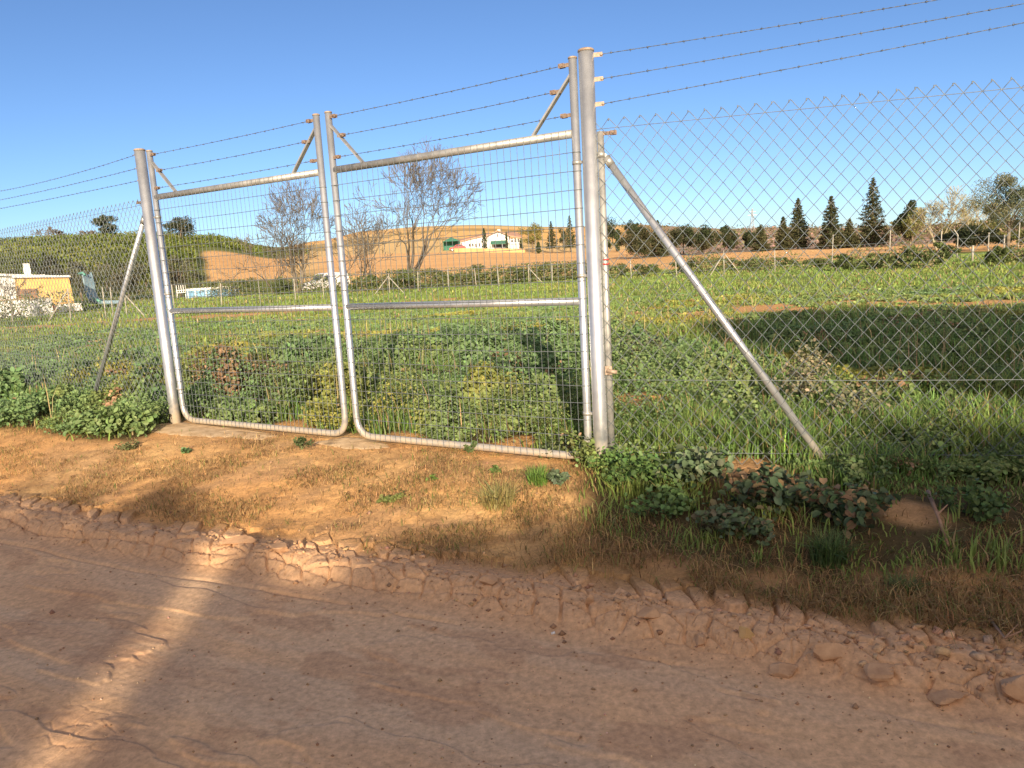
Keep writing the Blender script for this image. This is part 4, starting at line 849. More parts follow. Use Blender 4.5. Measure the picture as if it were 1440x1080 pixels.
# ------------------------------------------------------------------ buildings and things behind
def frame_at(px, d, turn=0.0):
    p = place(px, d); a = azi(px); X = V3(math.cos(a), -math.sin(a), 0); Y = V3(math.sin(a), math.cos(a), 0)
    c, s = math.cos(turn), math.sin(turn); return p, X*c+Y*s, Y*c-X*s
Z = V3(0, 0, 1)
def white_house():
    p, X, Y = frame_at(690, 186, 0); k = 186/1044.; root = thing('farmhouse', p, 'long white farmhouse with clay tile roof and green awning on the slope', 'house')
    P = lambda px, yy, o=0: p+X*((px-690)*k)+Y*o+Z*(zat(690, yy, 186)-p[2])
    gz = -Z*.6
    def wallbox(x0, x1, ytop0, ytop1, o0, o1, nm='wall', mat='white', ybot=352):
        b = MB(); a, c = P(x0, ybot, o0)+gz, P(x1, ybot, o0)+gz; a2, c2 = P(x0, ytop0, o0), P(x1, ytop1, o0); q = Y*(o1-o0)
        b.add([a, c, c2, a2, a+q, c+q, c2+q, a2+q], [(0, 1, 2, 3), (5, 4, 7, 6), (4, 0, 3, 7), (1, 5, 6, 2), (3, 2, 6, 7)], False); return b.build(nm, M[mat], root)
    w1 = wallbox(643, 690, 338, 330, 0, 8)
    # gable
    b = MB(); a = [P(688, 352, -1)+gz, P(717, 352, -1)+gz, P(717, 333, -1), P(702, 325.5, -1), P(688, 331.5, -1)]; q = Y*9
    b.add(a+[v+q for v in a], [(0, 1, 2, 3, 4), (9, 8, 7, 6, 5), (0, 5, 6, 1), (1, 6, 7, 2), (4, 9, 5, 0)], False); b.build('wall', M['white'], root)
    w3 = wallbox(717, 733, 336, 339, .8, 8)
    def roof(pts, th=.25):
        b = MB(); lo = [v-Z*th for v in pts]; n = len(pts); b.add(pts+lo, [tuple(range(n)), tuple(range(2*n-1, n-1, -1))]+[(i, i+n, (i+1) % n+n, (i+1) % n) for i in range(n)], False); return b.build('roof', M['tile'], root)
    roof([P(640, 338, -.6), P(690, 329, -.6), P(690, 326, 4), P(646, 334, 4)]); roof([P(646, 334, 4), P(690, 326, 4), P(690, 331, 9), P(640, 339, 9)])
    roof([P(686, 331.4, -1.8), P(702, 324.6, -1.8), P(702, 324.6, 8.5), P(686, 331.4, 8.5)]); roof([P(702, 324.6, -1.8), P(719, 333, -1.8), P(719, 333, 8.5), P(702, 324.6, 8.5)])
    roof([P(715, 332, -.8), P(736, 336.5, -.8), P(733, 329, 4.5), P(716, 325.5, 4.5)])
    for x0, x1, y0, y1, o in [(650, 651.8, 339, 343, -.05), (661, 663.6, 341, 345, -.05), (665.5, 668, 341, 345, -.05), (670, 672, 341.5, 346.5, -.05), (701, 702.6, 330, 334, -1.06), (675, 677, 341, 346, -.05)]:
        b = MB(); c = (P(x0, y0, o)+P(x1, y1, o))/2; b.box(c, X*(x1-x0)/2*k, Y*.08, Z*(y1-y0)/2*k); f = b.build('window', M['brown'], root)
        b = MB(); b.box(c-Y*.05, X*(x1-x0)/2*k*.8, Y*.06, Z*(y1-y0)/2*k*.85); b.build('pane', M['glass'], f)
    b = MB(); b.add([P(692, 339, -1.1), P(714, 339, -1.1), P(715, 343.5, -3.6), P(691, 343.5, -3.6), P(692, 339.6, -1.1), P(714, 339.6, -1.1), P(715, 344.2, -3.6), P(691, 344.2, -3.6)], [(0, 1, 2, 3), (7, 6, 5, 4), (3, 2, 6, 7), (0, 3, 7, 4), (1, 5, 6, 2)], False); b.build('awning', M['green'], root)
    b = MB()
    for x0 in (692, 698, 707, 714): b.tube([P(x0, 352, -3.5)+gz, P(x0, 344, -3.5)], .09, 6)
    b.build('awning_post', M['white'], root)
    b = MB(); b.box((P(696, 345, -1.1)+P(712, 351, -1.1))/2, X*8*k, Y*.05, Z*3*k); b.build('porch_opening', M['dark'], root)
    b = MB()
    for x0 in (719, 723.5, 728, 732): b.tube([P(x0, 352, -.3)+gz, P(x0, 337, -.3)], .13, 6)
    b.bar(P(718, 343, -.3), P(733, 343.5, -.3), .1, .16); b.build('porch_pillar', M['white'], root)
    b = MB(); b.box(P(725.5, 341, .7), X*6*k, Y*.06, Z*1.7*k); b.build('window', M['dark'], root)
    b = MB(); b.box(P(704, 326, 3), X*.35, Y*.35, Z*.6); b.build('chimney', M['white'], root)
    # garden wall in front
    p2, X2, Y2 = frame_at(690, 166); b = MB()
    for i in range(9):
        a = place(640+i*11, 166+1.5*math.sin(i)); c = place(640+(i+1)*11, 166+1.5*math.sin(i+1)); b.bar(a+Z*.35, c+Z*.35, .3, 1.0)
    tag(b.build('garden_wall', M['yclod']), 'low ochre garden wall below the white farmhouse', 'wall')
    p3, X3, Y3 = frame_at(645, 176); r3 = thing('car', p3, 'small red car parked at the left end of the white farmhouse', 'car')
    car_body(r3, p3, X3, Y3, 'red', 3.9, 1.4)
    p4, X4, Y4 = frame_at(637, 178); b = MB()
    for sx in (-1.9, 1.9):
        for sy in (-1.4, 1.4): b.tube([p4+X4*sx+Y4*sy-Z*.2, p4+X4*sx+Y4*sy+Z*2.1], .08, 6)
    b.add([p4+X4*a+Y4*c+Z*h_ for a, c, h_ in ((-2.1, -1.6, 2.1), (2.1, -1.6, 2.1), (2.1, 1.6, 2.1), (-2.1, 1.6, 2.1), (0, 0, 3.1))], [(0, 1, 4), (1, 2, 4), (2, 3, 4), (3, 0, 4), (3, 2, 1, 0)], False)
    b.add([p4+X4*a+Y4*c+Z*h_ for a, c, h_ in ((-1.9, 1.42, 0), (1.9, 1.42, 0), (1.9, 1.42, 2.1), (-1.9, 1.42, 2.1), (-1.9, 1.38, 0), (1.9, 1.38, 0), (1.9, 1.38, 2.1), (-1.9, 1.38, 2.1))], [(0, 1, 2, 3), (7, 6, 5, 4)], False)
    tag(b.build('garden_tent', M['green']), 'green garden tent left of the white farmhouse', 'tent')
def car_body(root, p, X, Y, mat, L, Hc, van=False):
    W = .82; zf_ = .28
    if van: pr = [(-L/2, zf_), (-L/2+.02, .75), (-L/2+.25, .98), (-L/2+.95, 1.12), (-L/2+1.65, Hc-.08), (-L/2+2.0, Hc), (L/2-.15, Hc), (L/2-.02, Hc-.25), (L/2, .9), (L/2, zf_)]
    else: pr = [(-L/2, zf_), (-L/2+.03, .65), (-L/2+.3, .82), (-L/2+1.0, .92), (-L/2+1.6, Hc), (L/2-1.0, Hc), (L/2-.25, .95), (L/2, .85), (L/2, zf_)]
    n = len(pr); b = MB()
    v = [p+X*x+Z*z+Y*sg*(W if z < 1.0 else W-.12) for sg in (-1, 1) for x, z in pr]
    b.add(v, [tuple(range(n)), tuple(range(2*n-1, n-1, -1))]+[(i, i+n, (i+1) % n+n, (i+1) % n) for i in range(n)], False); body = b.build('body', M[mat], root, .04)
    b = MB(); q = -Y*(W-.05)
    if van: b.add([p+X*a+Z*z+q-Y*o for a, z, o in ((-L/2+1.1, 1.12, .07), (-L/2+1.98, 1.12, .07), (-L/2+1.98, Hc-.22, -.02), (-L/2+1.68, Hc-.22, -.02))], [(0, 1, 2, 3)], False)
    else: b.add([p+X*a+Z*z+q-Y*o for a, z, o in ((-L/2+1.15, .95, .07), (L/2-.55, .97, .07), (L/2-1.05, Hc-.1, -.03), (-L/2+1.65, Hc-.1, -.03))], [(0, 1, 2, 3)], False)
    b.build('side_window', M['glass'], root)
    b = MB(); x0, z0, x1, z1 = (-L/2+.98, 1.14, -L/2+1.62, Hc-.12) if van else (-L/2+1.03, .95, -L/2+1.56, Hc-.06)
    b.add([p+X*(x0-.01)+Z*(z0+.01)-Y*.68, p+X*(x0-.01)+Z*(z0+.01)+Y*.68, p+X*(x1-.01)+Z*(z1+.01)+Y*.6, p+X*(x1-.01)+Z*(z1+.01)-Y*.6], [(0, 1, 2, 3)], False); b.build('windscreen', M['glass'], root)
    for sx in (-L/2+.75, L/2-.75):
        for sg in (-1, 1):
            c = p+X*sx+Z*.31+Y*sg*(W-.08); b = MB(); b.tube([c-Y*.1, c+Y*.1], .31, 18); wh = b.build('wheel', M['tyre'], root)
            b = MB(); b.tube([c+Y*sg*.08, c+Y*sg*.112], .18, 14); b.build('rim', M['galv'], wh)
    b = MB(); b.box(p+X*(-L/2+.04)+Z*.72-Y*.6, X*.03, Y*.13, Z*.07); b.build('headlight', M['glass'], root)
    b = MB(); b.box(p+X*(-L/2+.04)+Z*.72+Y*.6, X*.03, Y*.13, Z*.07); b.build('headlight', M['glass'], root)
    b = MB(); b.box(p+X*(-L/2+1.15)+Z*1.12-Y*(W+.06), X*.06, Y*.07, Z*.09); b.build('mirror', M['tyre'], root)
white_house()
pv, Xv, Yv = frame_at(456, 74, .7); rv = thing('parked_van', pv, 'white van parked behind the meadow, seen past the meeting stiles of the gate', 'van'); car_body(rv, pv+Xv*.1, Xv, Yv, 'paint', 4.5, 1.82, True)

# yellow shed
def shed():
    d = 47; p, X, Y = frame_at(60, d, .05); k = d/1044.*math.cos(azi(60))**2
    root = thing('yellow_shed', p, 'low yellow rendered shed with a pale roof edge beyond the left fence', 'shed')
    P = lambda px, yy, o=0: p+X*((px-60)*k)+Y*o+Z*(zat(px, yy, d)-p[2])
    b = MB(); a = [P(24, 438), P(102, 438), P(99, 389), P(26, 390)]; q = Y*3.2; b.add(a+[v+q for v in a], [(0, 1, 2, 3), (7, 6, 5, 4), (0, 4, 5, 1), (1, 5, 6, 2), (3, 7, 4, 0)], False); b.build('wall', M['yellow'], root)
    b = MB(); a = [P(22, 390.5, -.2), P(101, 389.5, -.2), P(101, 387, -.2), P(22, 388, -.2)]; q = Y*3.6; b.add(a+[v+q for v in a], [(0, 1, 2, 3), (7, 6, 5, 4), (0, 4, 5, 1), (1, 5, 6, 2), (3, 7, 4, 0), (2, 6, 7, 3)], False); b.build('roof', M['white'], root)
    b = MB(); b.box(P(38, 423, -.06), X*.42, Y*.05, Z*.62); b.build('door', M['brown'], root)
    b = MB(); b.box((P(72, 433, -.08)+P(104, 433, -.08))/2, X*.75, Y*.08, Z*.2); b.build('plinth', M['white'], root)
    r2 = thing('board_stack', P(56, 436, -.6), 'pale and pink boards leaning against the yellow shed', 'boards')
    for i, (px, mt) in enumerate([(54, 'plate'), (58, 'white'), (65, 'plate'), (70, 'red')]):
        b = MB(); h0 = [22, 20, 14, 8][i]; b.bar(P(px+3, 438, -.75-.05*i), P(px-1, 438-h0, -.22), .16, .04, Y); b.build('board', M[mt], r2)
    p2, X2, Y2 = frame_at(-10, 45); r3 = thing('low_white_wall', p2, 'low dirty white wall at the left edge in front of the yellow shed', 'wall'); b = MB()
    b.box(p2+X2*.1+Z*.38, X2*2.3, Y2*.09, Z*.48); b.build('wall', M['white'], r3); b = MB(); b.box(p2+X2*.1+Z*.88, X2*2.34, Y2*.13, Z*.03); b.build('coping', M['concrete'], r3)
    p4, X4, Y4 = frame_at(37, 44.5); r4 = thing('white_bag', p4, 'pale blue-white sack at the right end of the low white wall', 'bag'); b = MB()
    ring = []; 
    for z, rr in ((0, .30), (.15, .36), (.4, .34), (.6, .26), (.68, .12)): ring.append([p4+X4*rr*math.cos(a_)*1.0+Y4*rr*.7*math.sin(a_)+Z*(z+.03*math.sin(3*a_)) for a_ in np.linspace(0, 6.283, 13)[:-1]])
    fs = [(i*12+j, i*12+(j+1) % 12, (i+1)*12+(j+1) % 12, (i+1)*12+j) for i in range(4) for j in range(12)]+[tuple(48+j for j in range(12))]
    b.add(np.concatenate(ring), fs, True); b.build('sack', M['white'], r4); b = MB(); b.tube([p4+Z*.64-X4*.05, p4+Z*.78], [.10, .04], 8); b.build('tied_neck', M['white'], r4)
    p5, X5, Y5 = frame_at(-5, 56); r5 = thing('white_outbuilding', p5, 'white outbuilding roof with a short chimney behind the low white wall', 'shed'); 
    b = MB(); b.box(p5+Z*1.1, X5*2.6, Y5*1.5, Z*1.1); b.build('wall', M['white'], r5)
    b = MB(); b.add([p5+X5*a+Y5*c+Z*h_ for a, c, h_ in ((-2.8, -1.8, 2.55), (3.2, -1.8, 1.95), (3.2, 1.8, 1.95), (-2.8, 1.8, 2.55), (-2.8, -1.8, 2.67), (3.2, -1.8, 2.1), (3.2, 1.8, 2.1), (-2.8, 1.8, 2.67))], [(0, 1, 2, 3), (7, 6, 5, 4), (0, 4, 5, 1), (1, 5, 6, 2), (2, 6, 7, 3), (3, 7, 4, 0)], False); b.build('roof', M['white'], r5)
    b = MB(); b.box(p5+X5*1.75+Z*2.5, X5*.18, Y5*.18, Z*.45); b.build('chimney', M['white'], r5)
shed()
# blue slide
p, X, Y = frame_at(138, 50, -.9); r_ = thing('water_slide', p, 'grey-blue curved slide with a teal lip beyond the left fence', 'slide'); b = MB()
prof_ = [(-.95, 1.95), (-.80, 1.95), (-.76, 1.5), (-.74, .9), (-.6, .45), (-.1, .26), (1.2, .22)]
for sg, nm in ((1, 'a'),):
    L_ = []; 
    for x, z in prof_:
        for yy, dz in ((-.35, .16), (-.3, 0), (.3, 0), (.35, .16)): L_.append(p+X*x+Y*yy+Z*(z+dz))
    fs = [(i*4+j, i*4+j+1, (i+1)*4+j+1, (i+1)*4+j) for i in range(len(prof_)-1) for j in range(3)]
    b.add(L_, fs, True)
so = b.build('chute', M['slide'], r_); so.modifiers.new('s', 'SOLIDIFY').thickness = .06
b = MB(); b.bar(p-X*.78+Z*0-Y*.3, p-X*.78+Z*1.9-Y*.3, .3, .16); b.bar(p-X*.78+Y*.3, p-X*.78+Z*1.9+Y*.3, .3, .16); b.build('support', M['slide'], r_)
b = MB(); b.tube([p-X*.95-Y*.4+Z*2.06, p-X*.6-Y*.4+Z*2.1, p-X*.45-Y*.4+Z*1.95], .07, 8); b.tube([p-X*.2-Y*.4+Z*.62, p+X*.25-Y*.4+Z*.5, p+X*.5-Y*.4+Z*.4], .08, 8); b.build('lip', M['teal'], r_)
# pool
p, X, Y = frame_at(296, 60); r_ = thing('garden_pool', p, 'round above-ground pool with blue side and white rim beyond the meadow', 'pool')
def ringbox(mb, rx, ry, z0, z1, th, n=36):
    vs = []; 
    for rr, z in ((0, z0), (0, z1), (-th, z1), (-th, z0)):
        for i in range(n): a = i*2*math.pi/n; vs.append(p+X*(rx+rr)*math.cos(a)+Y*(ry+rr)*math.sin(a)+Z*z)
    fs = [(k*n+i, k*n+(i+1) % n, ((k+1) % 4)*n+(i+1) % n, ((k+1) % 4)*n+i) for k in range(4) for i in range(n)]; mb.add(vs, fs, False)
b = MB(); ringbox(b, 1.8, 1.5, -.1, .58, .06); b.build('side', M['blue'], r_)
b = MB(); ringbox(b, 1.86, 1.56, .56, .70, .16); b.build('rim', M['white'], r_)
b = MB(); b.add([p+X*1.7*math.cos(a)+Y*1.4*math.sin(a)+Z*.5 for a in np.linspace(0, 6.283, 33)[:-1]], [tuple(range(32))], False); b.build('water', M['glass'], r_)
b = MB()
for i in range(14): a = i*math.pi/7; c = p+X*1.83*math.cos(a)+Y*1.53*math.sin(a); b.tube([c-Z*.1, c+Z*.58], .035, 6)
b.build('upright', M['white'], r_)
p, X, Y = frame_at(253, 60); r_ = thing('stacked_chairs', p, 'white slatted garden chairs stacked left of the blue pool', 'chairs'); b = MB()
for i in range(5): b.bar(p-X*.3+X*i*.15+Z*.45-Y*.2, p-X*.3+X*i*.15+Z*1.0-Y*.3, .05, .02)
b.build('backrest', M['white'], r_)
b = MB(); b.box(p+Z*.45, X*.34, Y*.24, Z*.03); b.box(p+Z*.62, X*.34, Y*.24, Z*.02); b.build('seat', M['white'], r_)
for sx in (-.3, .3):
    for sy in (-.22, .22): b = MB(); b.tube([p+X*sx*1.15+Y*sy-Z*.05, p+X*sx+Y*sy+Z*.45], .025, 6); b.build('leg', M['white'], r_)
# pylon on the skyline
p = place(1058, 330); hh = zat(1058, 293, 330)-p[2]; r_ = thing('power_pylon', p, 'faint lattice power pylon on the skyline above the small olive-green tree', 'pylon'); b = MB()
for sx in (-1, 1):
    for sy in (-1, 1): b.tube([p+V3(sx*.9, sy*.9, -.5), p+V3(sx*.12, sy*.12, hh)], .07, 4, False)
for i in range(7):
    z0, z1 = hh*i/7, hh*(i+1)/7; w0, w1 = .9-.78*i/7, .9-.78*(i+1)/7
    for sy in (-1, 1): b.tube([p+V3(-w0, sy*w0, z0), p+V3(w1, sy*w1, z1)], .045, 3, False); b.tube([p+V3(w0, sy*w0, z0), p+V3(-w1, sy*w1, z1)], .045, 3, False)
b.build('mast', M['galv_old'], r_); b = MB()
for z, ww in ((hh*.72, 1.9), (hh*.86, 1.5)): b.bar(p+V3(-ww, 0, z), p+V3(ww, 0, z), .12, .14)
b.build('crossarm', M['galv_old'], r_)

# ------------------------------------------------------------------ foreground plants and clods
def clump(name, px, py, z, label, n=220, rad=.12, hh=.18, leaf=.03, c=(.11, .16, .06), kind='leaf', seed=0, flower=0, c2=None):
    rs = np.random.default_rng(seed+70); g = G(px, py, z); g[2] = H(g[0], g[1]); root = thing(name, g, label, 'plant')
    b = MB(); tips = []
    ns = max(5, n//28)
    for i in range(ns):
        a = rs.uniform(0, 6.28); rr = rad*math.sqrt(rs.random()); h_ = hh*(1-.45*(rr/rad)**2)*rs.uniform(.7, 1.05); e = g+V3(math.cos(a)*rr, math.sin(a)*rr, h_)
        mid_ = g+V3(math.cos(a)*rr*.3, math.sin(a)*rr*.3, h_*.5); b.tube([g-V3(0, 0, .01), mid_, e], [.0028, .0022, .001], 5, False); tips.append((mid_, e))
    b.build('stem', M['twig'] if kind == 'dead' else M['stemg'], root)
    if kind == 'blade':
        an = rs.uniform(0, 6.28, n); rr = rad*np.sqrt(rs.random(n))*.6; P = g+np.stack([np.cos(an)*rr, np.sin(an)*rr, 0*rr-.01], 1)
        blade_mesh('blades', P, hh*rs.uniform(.5, 1.1, n), rs.uniform(.003, .007, n), jitter(c, n, .2, .06), M['leaf'], 1.1, root, origin=g)
    else:
        ti = rs.integers(0, ns, n); f = rs.random(n)**.6; P = np.array([tips[k][0]*(1-q)+tips[k][1]*q for k, q in zip(ti, f)])+rs.normal(0, rad*.13, (n, 3)); P[:, 2] = np.maximum(P[:, 2], g[2]+.01)
        cc = jitter(c, n, .22, .06)
        if c2 is not None: mk = (rs.random(n) < .3)[:, None]; cc = np.where(mk, jitter(c2, n, .2, .05), cc)
        L = leaf*rs.uniform(.6, 1.4, n); leaf_mesh('foliage', P, unit(rs.normal(0, .5, (n, 3))+V3(0, -.3, 1)), L, L*.75, cc, M['leaf'], root, origin=g, curl=.25)
    for i in range(flower):
        q = tips[i % ns][1]+V3(0, 0, .01); b = MB()
        for j in range(5): a = j*1.2566; dd = V3(math.cos(a), math.sin(a), .3); sd_ = V3(-math.sin(a), math.cos(a), 0)*.005; b.add([q, q+dd*.009+sd_, q+dd*.016, q+dd*.009-sd_], [(0, 1, 2, 3)], False)
        b.build('flower', M['flower'], root)
    return root
M['stemg'] = noisy('green_stem', (.12, .15, .05), (.2, .22, .09), 20, .7)
clump('weed', 425, 640, -.03, 'small dark green tuft on the bare soil in front of the left gate leaf', 200, .09, .10, .02, (.09, .12, .045), seed=1)
clump('weed', 262, 645, -.06, 'tiny bright green seedling below the left gate post', 60, .05, .035, .028, (.12, .19, .08), seed=2)
clump('weed', 180, 636, -.05, 'low grey-green tuft on the soil left of the left gate post', 170, .13, .06, .02, (.15, .16, .07), seed=3)
clump('weed', 550, 708, -.08, 'flat yellow-green rosette on the soil below the meeting stiles', 130, .09, .03, .025, (.2, .22, .07), seed=4)
clump('weed', 606, 686, -.06, 'small bright green sprout right of the flat rosette', 60, .05, .03, .02, (.14, .22, .05), seed=5)
clump('weed', 700, 672, -.04, 'small upright green weed in front of the right gate leaf', 80, .05, .07, .02, (.12, .18, .05), seed=6)
clump('grass_tuft', 757, 690, -.06, 'bright green grass tuft left of the right gate post', 260, .10, .13, .02, (.14, .25, .05), 'blade', 7)
clump('weed', 790, 692, -.06, 'grey-green leafy weed beside the bright grass tuft', 160, .09, .10, .03, (.12, .16, .09), seed=8)
clump('weed', 665, 640, -.01, 'leafy green weed growing through the bottom rail of the right gate leaf', 150, .08, .08, .022, (.12, .17, .06), seed=9)
clump('weed', 790, 640, 0, 'low spreading weed under the bottom rail beside the right gate post', 380, .20, .09, .026, (.12, .155, .06), seed=10)
clump('grass_tuft', 700, 720, -.1, 'straw-coloured dry grass tuft below the right gate leaf', 320, .16, .16, .02, (.33, .28, .11), 'blade', 11)
clump('weed', 980, 705, -.08, 'large grey-green broad-leaved weed between the gate post and the brace foot', 420, .24, .22, .045, (.10, .15, .075), seed=12, c2=(.16, .2, .11))
clump('weed', 1090, 735, -.1, 'broad-leaved weed with withered brown leaves below the brace foot', 420, .26, .22, .045, (.09, .13, .065), seed=13, c2=(.27, .18, .10))
clump('weed', 1185, 755, -.1, 'drooping broad-leaved weed right of the withered one, above the dry grass', 420, .24, .20, .045, (.085, .13, .06), seed=14, c2=(.30, .21, .11))
clump('weed', 900, 700, -.05, 'bushy fresh green weed just right of the right gate post foot', 420, .22, .20, .032, (.11, .19, .055), seed=15)
clump('grass_tuft', 1165, 800, -.12, 'dark green grass tuft hanging over the dry grass', 260, .13, .17, .02, (.10, .16, .05), 'blade', 16)
clump('weed', 868, 672, -.04, 'fresh green weed against the foot of the right gate post', 300, .16, .15, .026, (.12, .21, .06), seed=31)
clump('weed', 935, 735, -.09, 'low fresh green weed above the dry grass, left of the big broad-leaved weeds', 340, .2, .12, .03, (.12, .20, .065), seed=32)
clump('weed', 1035, 765, -.1, 'grey-green broad-leaved weed lowest of the group below the brace foot', 330, .2, .13, .036, (.13, .18, .09), seed=33, c2=(.2, .17, .09))
clump('weed', 1360, 735, -.05, 'dark green weed beside the reddish dry stalk', 300, .2, .14, .03, (.10, .16, .05), seed=34)
clump('weed', 1215, 690, -.03, 'pale green weed just right of the brace foot', 300, .18, .15, .03, (.15, .21, .08), seed=35)
clump('weed', 1107, 640, 0, 'weed with a few small yellow flowers left of the brace', 160, .12, .24, .025, (.11, .16, .06), seed=17, flower=5)
clump('tall_weed', 1137, 585, 0, 'tall pale seeding weed right behind the brace', 620, .26, .62, .03, (.25, .24, .14), seed=18, c2=(.36, .32, .2))
clump('tall_weed', 1200, 610, 0, 'lower pale seeding weed right of the tall one behind the fence', 420, .28, .36, .03, (.2, .21, .11), seed=19, c2=(.3, .28, .17))
clump('weed', 900, 520, 0, 'grey-green weed mound right behind the right gate post', 700, .4, .45, .05, (.12, .15, .075), seed=20, c2=(.2, .18, .09))
clump('grass_tuft', 1270, 840, -.12, 'green tuft in the dark dry grass near the right end of the mud ridge', 200, .10, .09, .02, (.14, .18, .06), 'blade', 22)
def dead_stem(pts, label, r=.008):
    P = []
    for px, py, z in pts: g = G(px, py, z); P.append(V3(g[0], g[1], H(g[0], g[1])+z+.02))
    b = MB(); b.tube(P, np.linspace(r, r*.5, len(P)), 8); e = P[len(P)//2]; b.tube([e, e+V3(.06, .02, .04)], [r*.5, r*.2], 5, False); tag(b.build('dead_branch', M['straw_m']), label, 'branch')
M['straw_m'] = noisy('dry_stalk', (.30, .17, .10), (.44, .28, .18), 14, .85)
dead_stem([(1305, 700, 0.03), (1318, 728, 0.02), (1334, 760, 0)], 'reddish dry stalk lying on bare soil right of the brace foot', .012)
dead_stem([(1392, 838, -.0), (1415, 860, .03), (1440, 850, .05)], 'pale bent dry stalk at the right edge above the mud ridge', .006)
def clod(px, py, z, r, label, mat='clod', seed=0, sq=(1, .8, .6)):
    rs = np.random.default_rng(seed+300); g = G(px, py, z); g[2] = float(height(np.array([g[0]]), np.array([g[1]]))[0]); n, m_ = 14, 9; v = []; fs = []
    pl = unit(rs.normal(size=(12, 3))); pd = rs.uniform(.5, .9, 12); n, m_ = 26, 16
    for j in range(m_+1):
        ph = math.pi*j/m_
        for i in range(n):
            a = 2*math.pi*i/n; d = V3(math.sin(ph)*math.cos(a), math.sin(ph)*math.sin(a), math.cos(ph))
            dt = pl@d; k = np.min(np.where(dt > .05, pd/np.maximum(dt, .05), 9)); k = min(k, 1.45)+.05*(float(fbm(np.array([d[0]*4+seed]), np.array([d[1]*4+d[2]*3]), 3, 5)[0])-.5)
            v.append(g+d*k*r*V3(*sq)+V3(0, 0, r*sq[2]*.35))
    for j in range(m_):
        for i in range(n): q = (i+1) % n; fs.append((j*n+i, (j+1)*n+i, (j+1)*n+q, j*n+q))
    b = MB(); b.add(v, fs, False); tag(b.build('mud_clod', M[mat]), label, 'clod', 'clods along the mud ridge')
for i, (px, py, r, lb, mt, sq) in enumerate([(1050, 892, .045, 'upright ochre clod standing highest on the mud ridge', 'yclod', (.9, .7, 1.0)), (1168, 918, .055, 'long grey-brown slab of mud tilted right of the ochre clod', 'clod', (1.4, .7, .8)),
        (1235, 940, .045, 'largest cracked mud slab on the ridge, lower right', 'clod', (1.35, .8, .8)), (1425, 968, .06, 'dark mud block at the right edge of the picture', 'clod', (1.1, .8, .9)), (985, 893, .035, 'small pointed clod left of the ochre clod', 'clod', (.8, .8, .9)),
        (915, 868, .04, 'blunt clod on the ridge below the big grey-green weed', 'clod', (1.3, .7, .6)), (828, 848, .035, 'narrow leaning clod at the edge of the dry grass', 'clod', (.7, .6, 1.0)), (342, 765, .06, 'flat pale clod at the ridge left of the dry tufts', 'clod', (1.5, .8, .45)),
        (395, 775, .055, 'second pale clod beside the flat one on the ridge', 'clod', (1.3, .8, .5)), (1100, 925, .05, 'low broken clod between ochre clod and long slab', 'clod', (1.2, .8, .5)), (1330, 965, .05, 'rounded clod left of the block at the right edge', 'clod', (1.2, .8, .5)), (690, 822, .035, 'small clod on the ridge where the dark grass begins', 'clod', (1.2, .8, .6))]):
    clod(px, py, -.12, r, lb, mt, i, sq)
b = MB(); g = G(777, 874, -.12); gz = float(height(np.array([g[0]]), np.array([g[1]]))[0]); c = V3(g[0], g[1], gz+.004)
b.tube([c-V3(.008, 0, 0), c+V3(.008, .002, .003)], [.005, .006], 7); tag(b.build('white_pebble', M['white']), 'tiny white pebble on the cracked mud ridge', 'stone')

# ------------------------------------------------------------------ growth behind the camera that shades the road
BY = -9.0
def shade_shrub(x0, x1, prof_, label, n, name='hedge_bush'):
    org = ((x0+x1)/2, BY, -.18); root = thing(name, org, label, 'bush', 'bushes behind the camera'); rs = np.random.default_rng(int(abs(x0)*100))
    x = rs.uniform(x0, x1, n); y = rs.uniform(BY-.5, BY+.5, n); top = np.interp(x, [p_[0] for p_ in prof_], [p_[1] for p_ in prof_])+.35*(fbm(x*1.6, x*0, 3, 7)-.5)
    z = -.18+(top+.18)*rs.random(n)**.85; P = np.stack([x, y, z], 1)
    leaf_mesh('foliage', P, unit(rs.normal(size=(n, 3))), rs.uniform(.12, .22, n), .13, jitter((.08, .11, .04), n), M['leaf'], root, origin=org)
    b = MB()
    for i in range(6): q = V3(x0+(x1-x0)*(i+.5)/6, BY, -.25); b.tube([q, q+V3(.1, 0, 1.8)], [.05, .02], 6)
    b.build('stem', M['bark'], root)
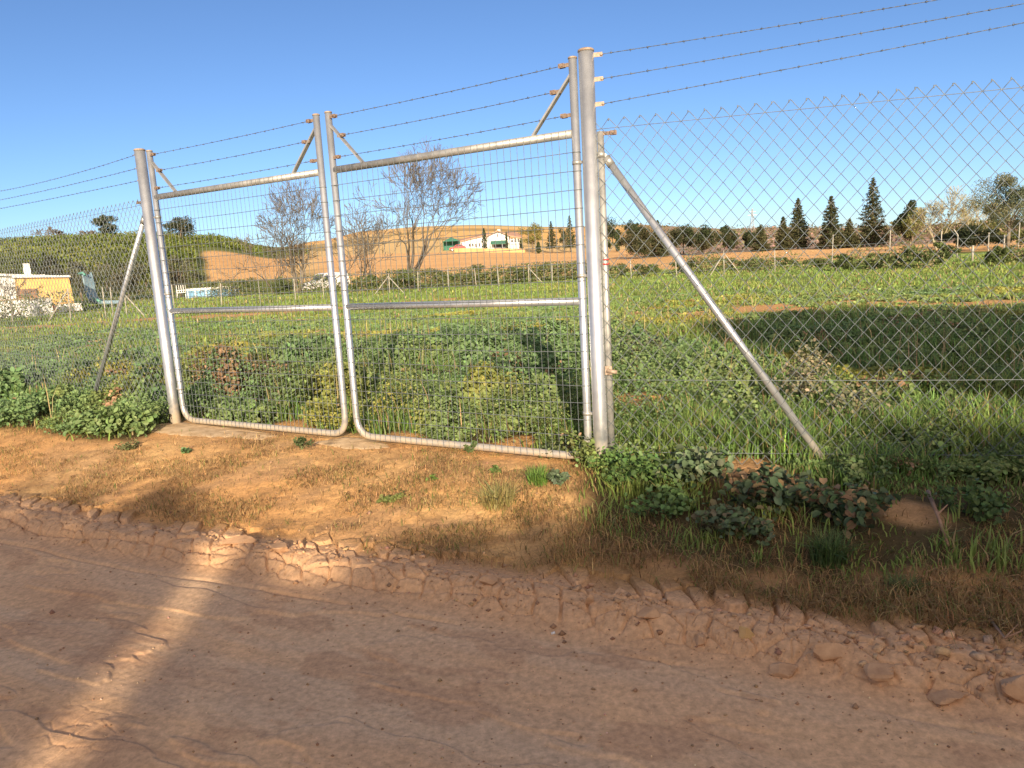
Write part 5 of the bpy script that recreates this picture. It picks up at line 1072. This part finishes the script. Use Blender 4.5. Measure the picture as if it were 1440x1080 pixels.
# sun rays that cross the road at (x, y) pass here at x + .07*(y+9), height (y+9)*.3057
hp = lambda x, yb, dz=-.12: (x+.07*(yb+9), (yb+9)*.3057+dz)
shade_shrub(-12, -.92, [(-12, 4.6), hp(-6, 5.6), hp(-4.4, 5.2), hp(-3.6, 5.35), hp(-2.9, 4.7), hp(-2.3, 4.75), hp(-1.95, 4.2)], 'tall bush behind the camera on the left', 26000)
shade_shrub(-.66, -.46, [(-.7, 3.80), (-.4, 3.72)], 'slim bush behind the camera between the two hedges', 1500)
shade_shrub(-.36, 12, [(-.36, 3.62), hp(-.85, 3.3), hp(-.4, 3.8), hp(.1, 4.0), hp(.8, 4.35), hp(1.4, 4.3), hp(2.2, 4.75), hp(3.2, 5.2), (12, 4.6)], 'long bush behind the camera on the right', 34000)
def shade_tree():
    org = (8, BY, -.18); root = thing('shade_tree', org, 'spreading tree behind the camera on the right', 'tree'); rs = np.random.default_rng(77)
    n = 31000; C_ = [(rs.uniform(5.0, 14), BY+rs.uniform(-1.5, 1), rs.uniform(5.5, 6.5)) for i in range(60)]
    edge = [(2.9, 12.4), (3.3, 11), (2.9, 13.4), (3.7, 15.0), (4.4, 16.2), (5.2, 17.0), (6.4, 16.4), (7.6, 15.6), (8.4, 14.2), (9.4, 12.6), (4.2, 12.4), (5, 14.4), (6.4, 13.2), (7.6, 12.6), (4.4, 10.2), (5.5, 10.0), (6.6, 10.6), (5.6, 11.6), (3.6, 10.0), (4.6, 8.6), (5.6, 8.2), (6.8, 8.6), (7.6, 9.6), (8.4, 11), (5.0, 7.2), (6.2, 7.0), (3.0, 9.3), (3.3, 8.4), (3.9, 9.4), (4.5, 9.5), (4.0, 8.3), (5.2, 9.2), (6.4, 9.4)]
    for ex, ey in edge*3: C_.append((ex+.45+.07*(ey+9), BY, (ey+9)*.3057-(.95 if ey > 12.5 else .3)))
    C_ = np.array(C_); ci = rs.integers(0, len(C_), n); P = C_[ci]+unit(rs.normal(size=(n, 3)))*(rs.uniform(.15, .6, n))[:, None]
    leaf_mesh('crown', P, unit(rs.normal(size=(n, 3))), rs.uniform(.12, .2, n), .11, jitter((.08, .11, .04), n), M['leaf'], root, origin=org)
    b = MB(); b.tube([V3(8, BY, -.4), V3(8.1, BY, 2.5), V3(8, BY-.1, 4.6)], [.26, .22, .17], 12)
    for e in ((4.8, BY, 6.3), (6.5, BY-1, 7.0), (9.5, BY, 7.0), (12, BY-1, 6.4), (8, BY+.8, 7.2)): b.tube([V3(8, BY-.1, 4.2), (V3(8, BY-.1, 4.2)+V3(*e))/2+V3(0, 0, .2), V3(*e)], [.12, .09, .03], 7)
    b.build('trunk', M['bark'], root)
shade_tree()
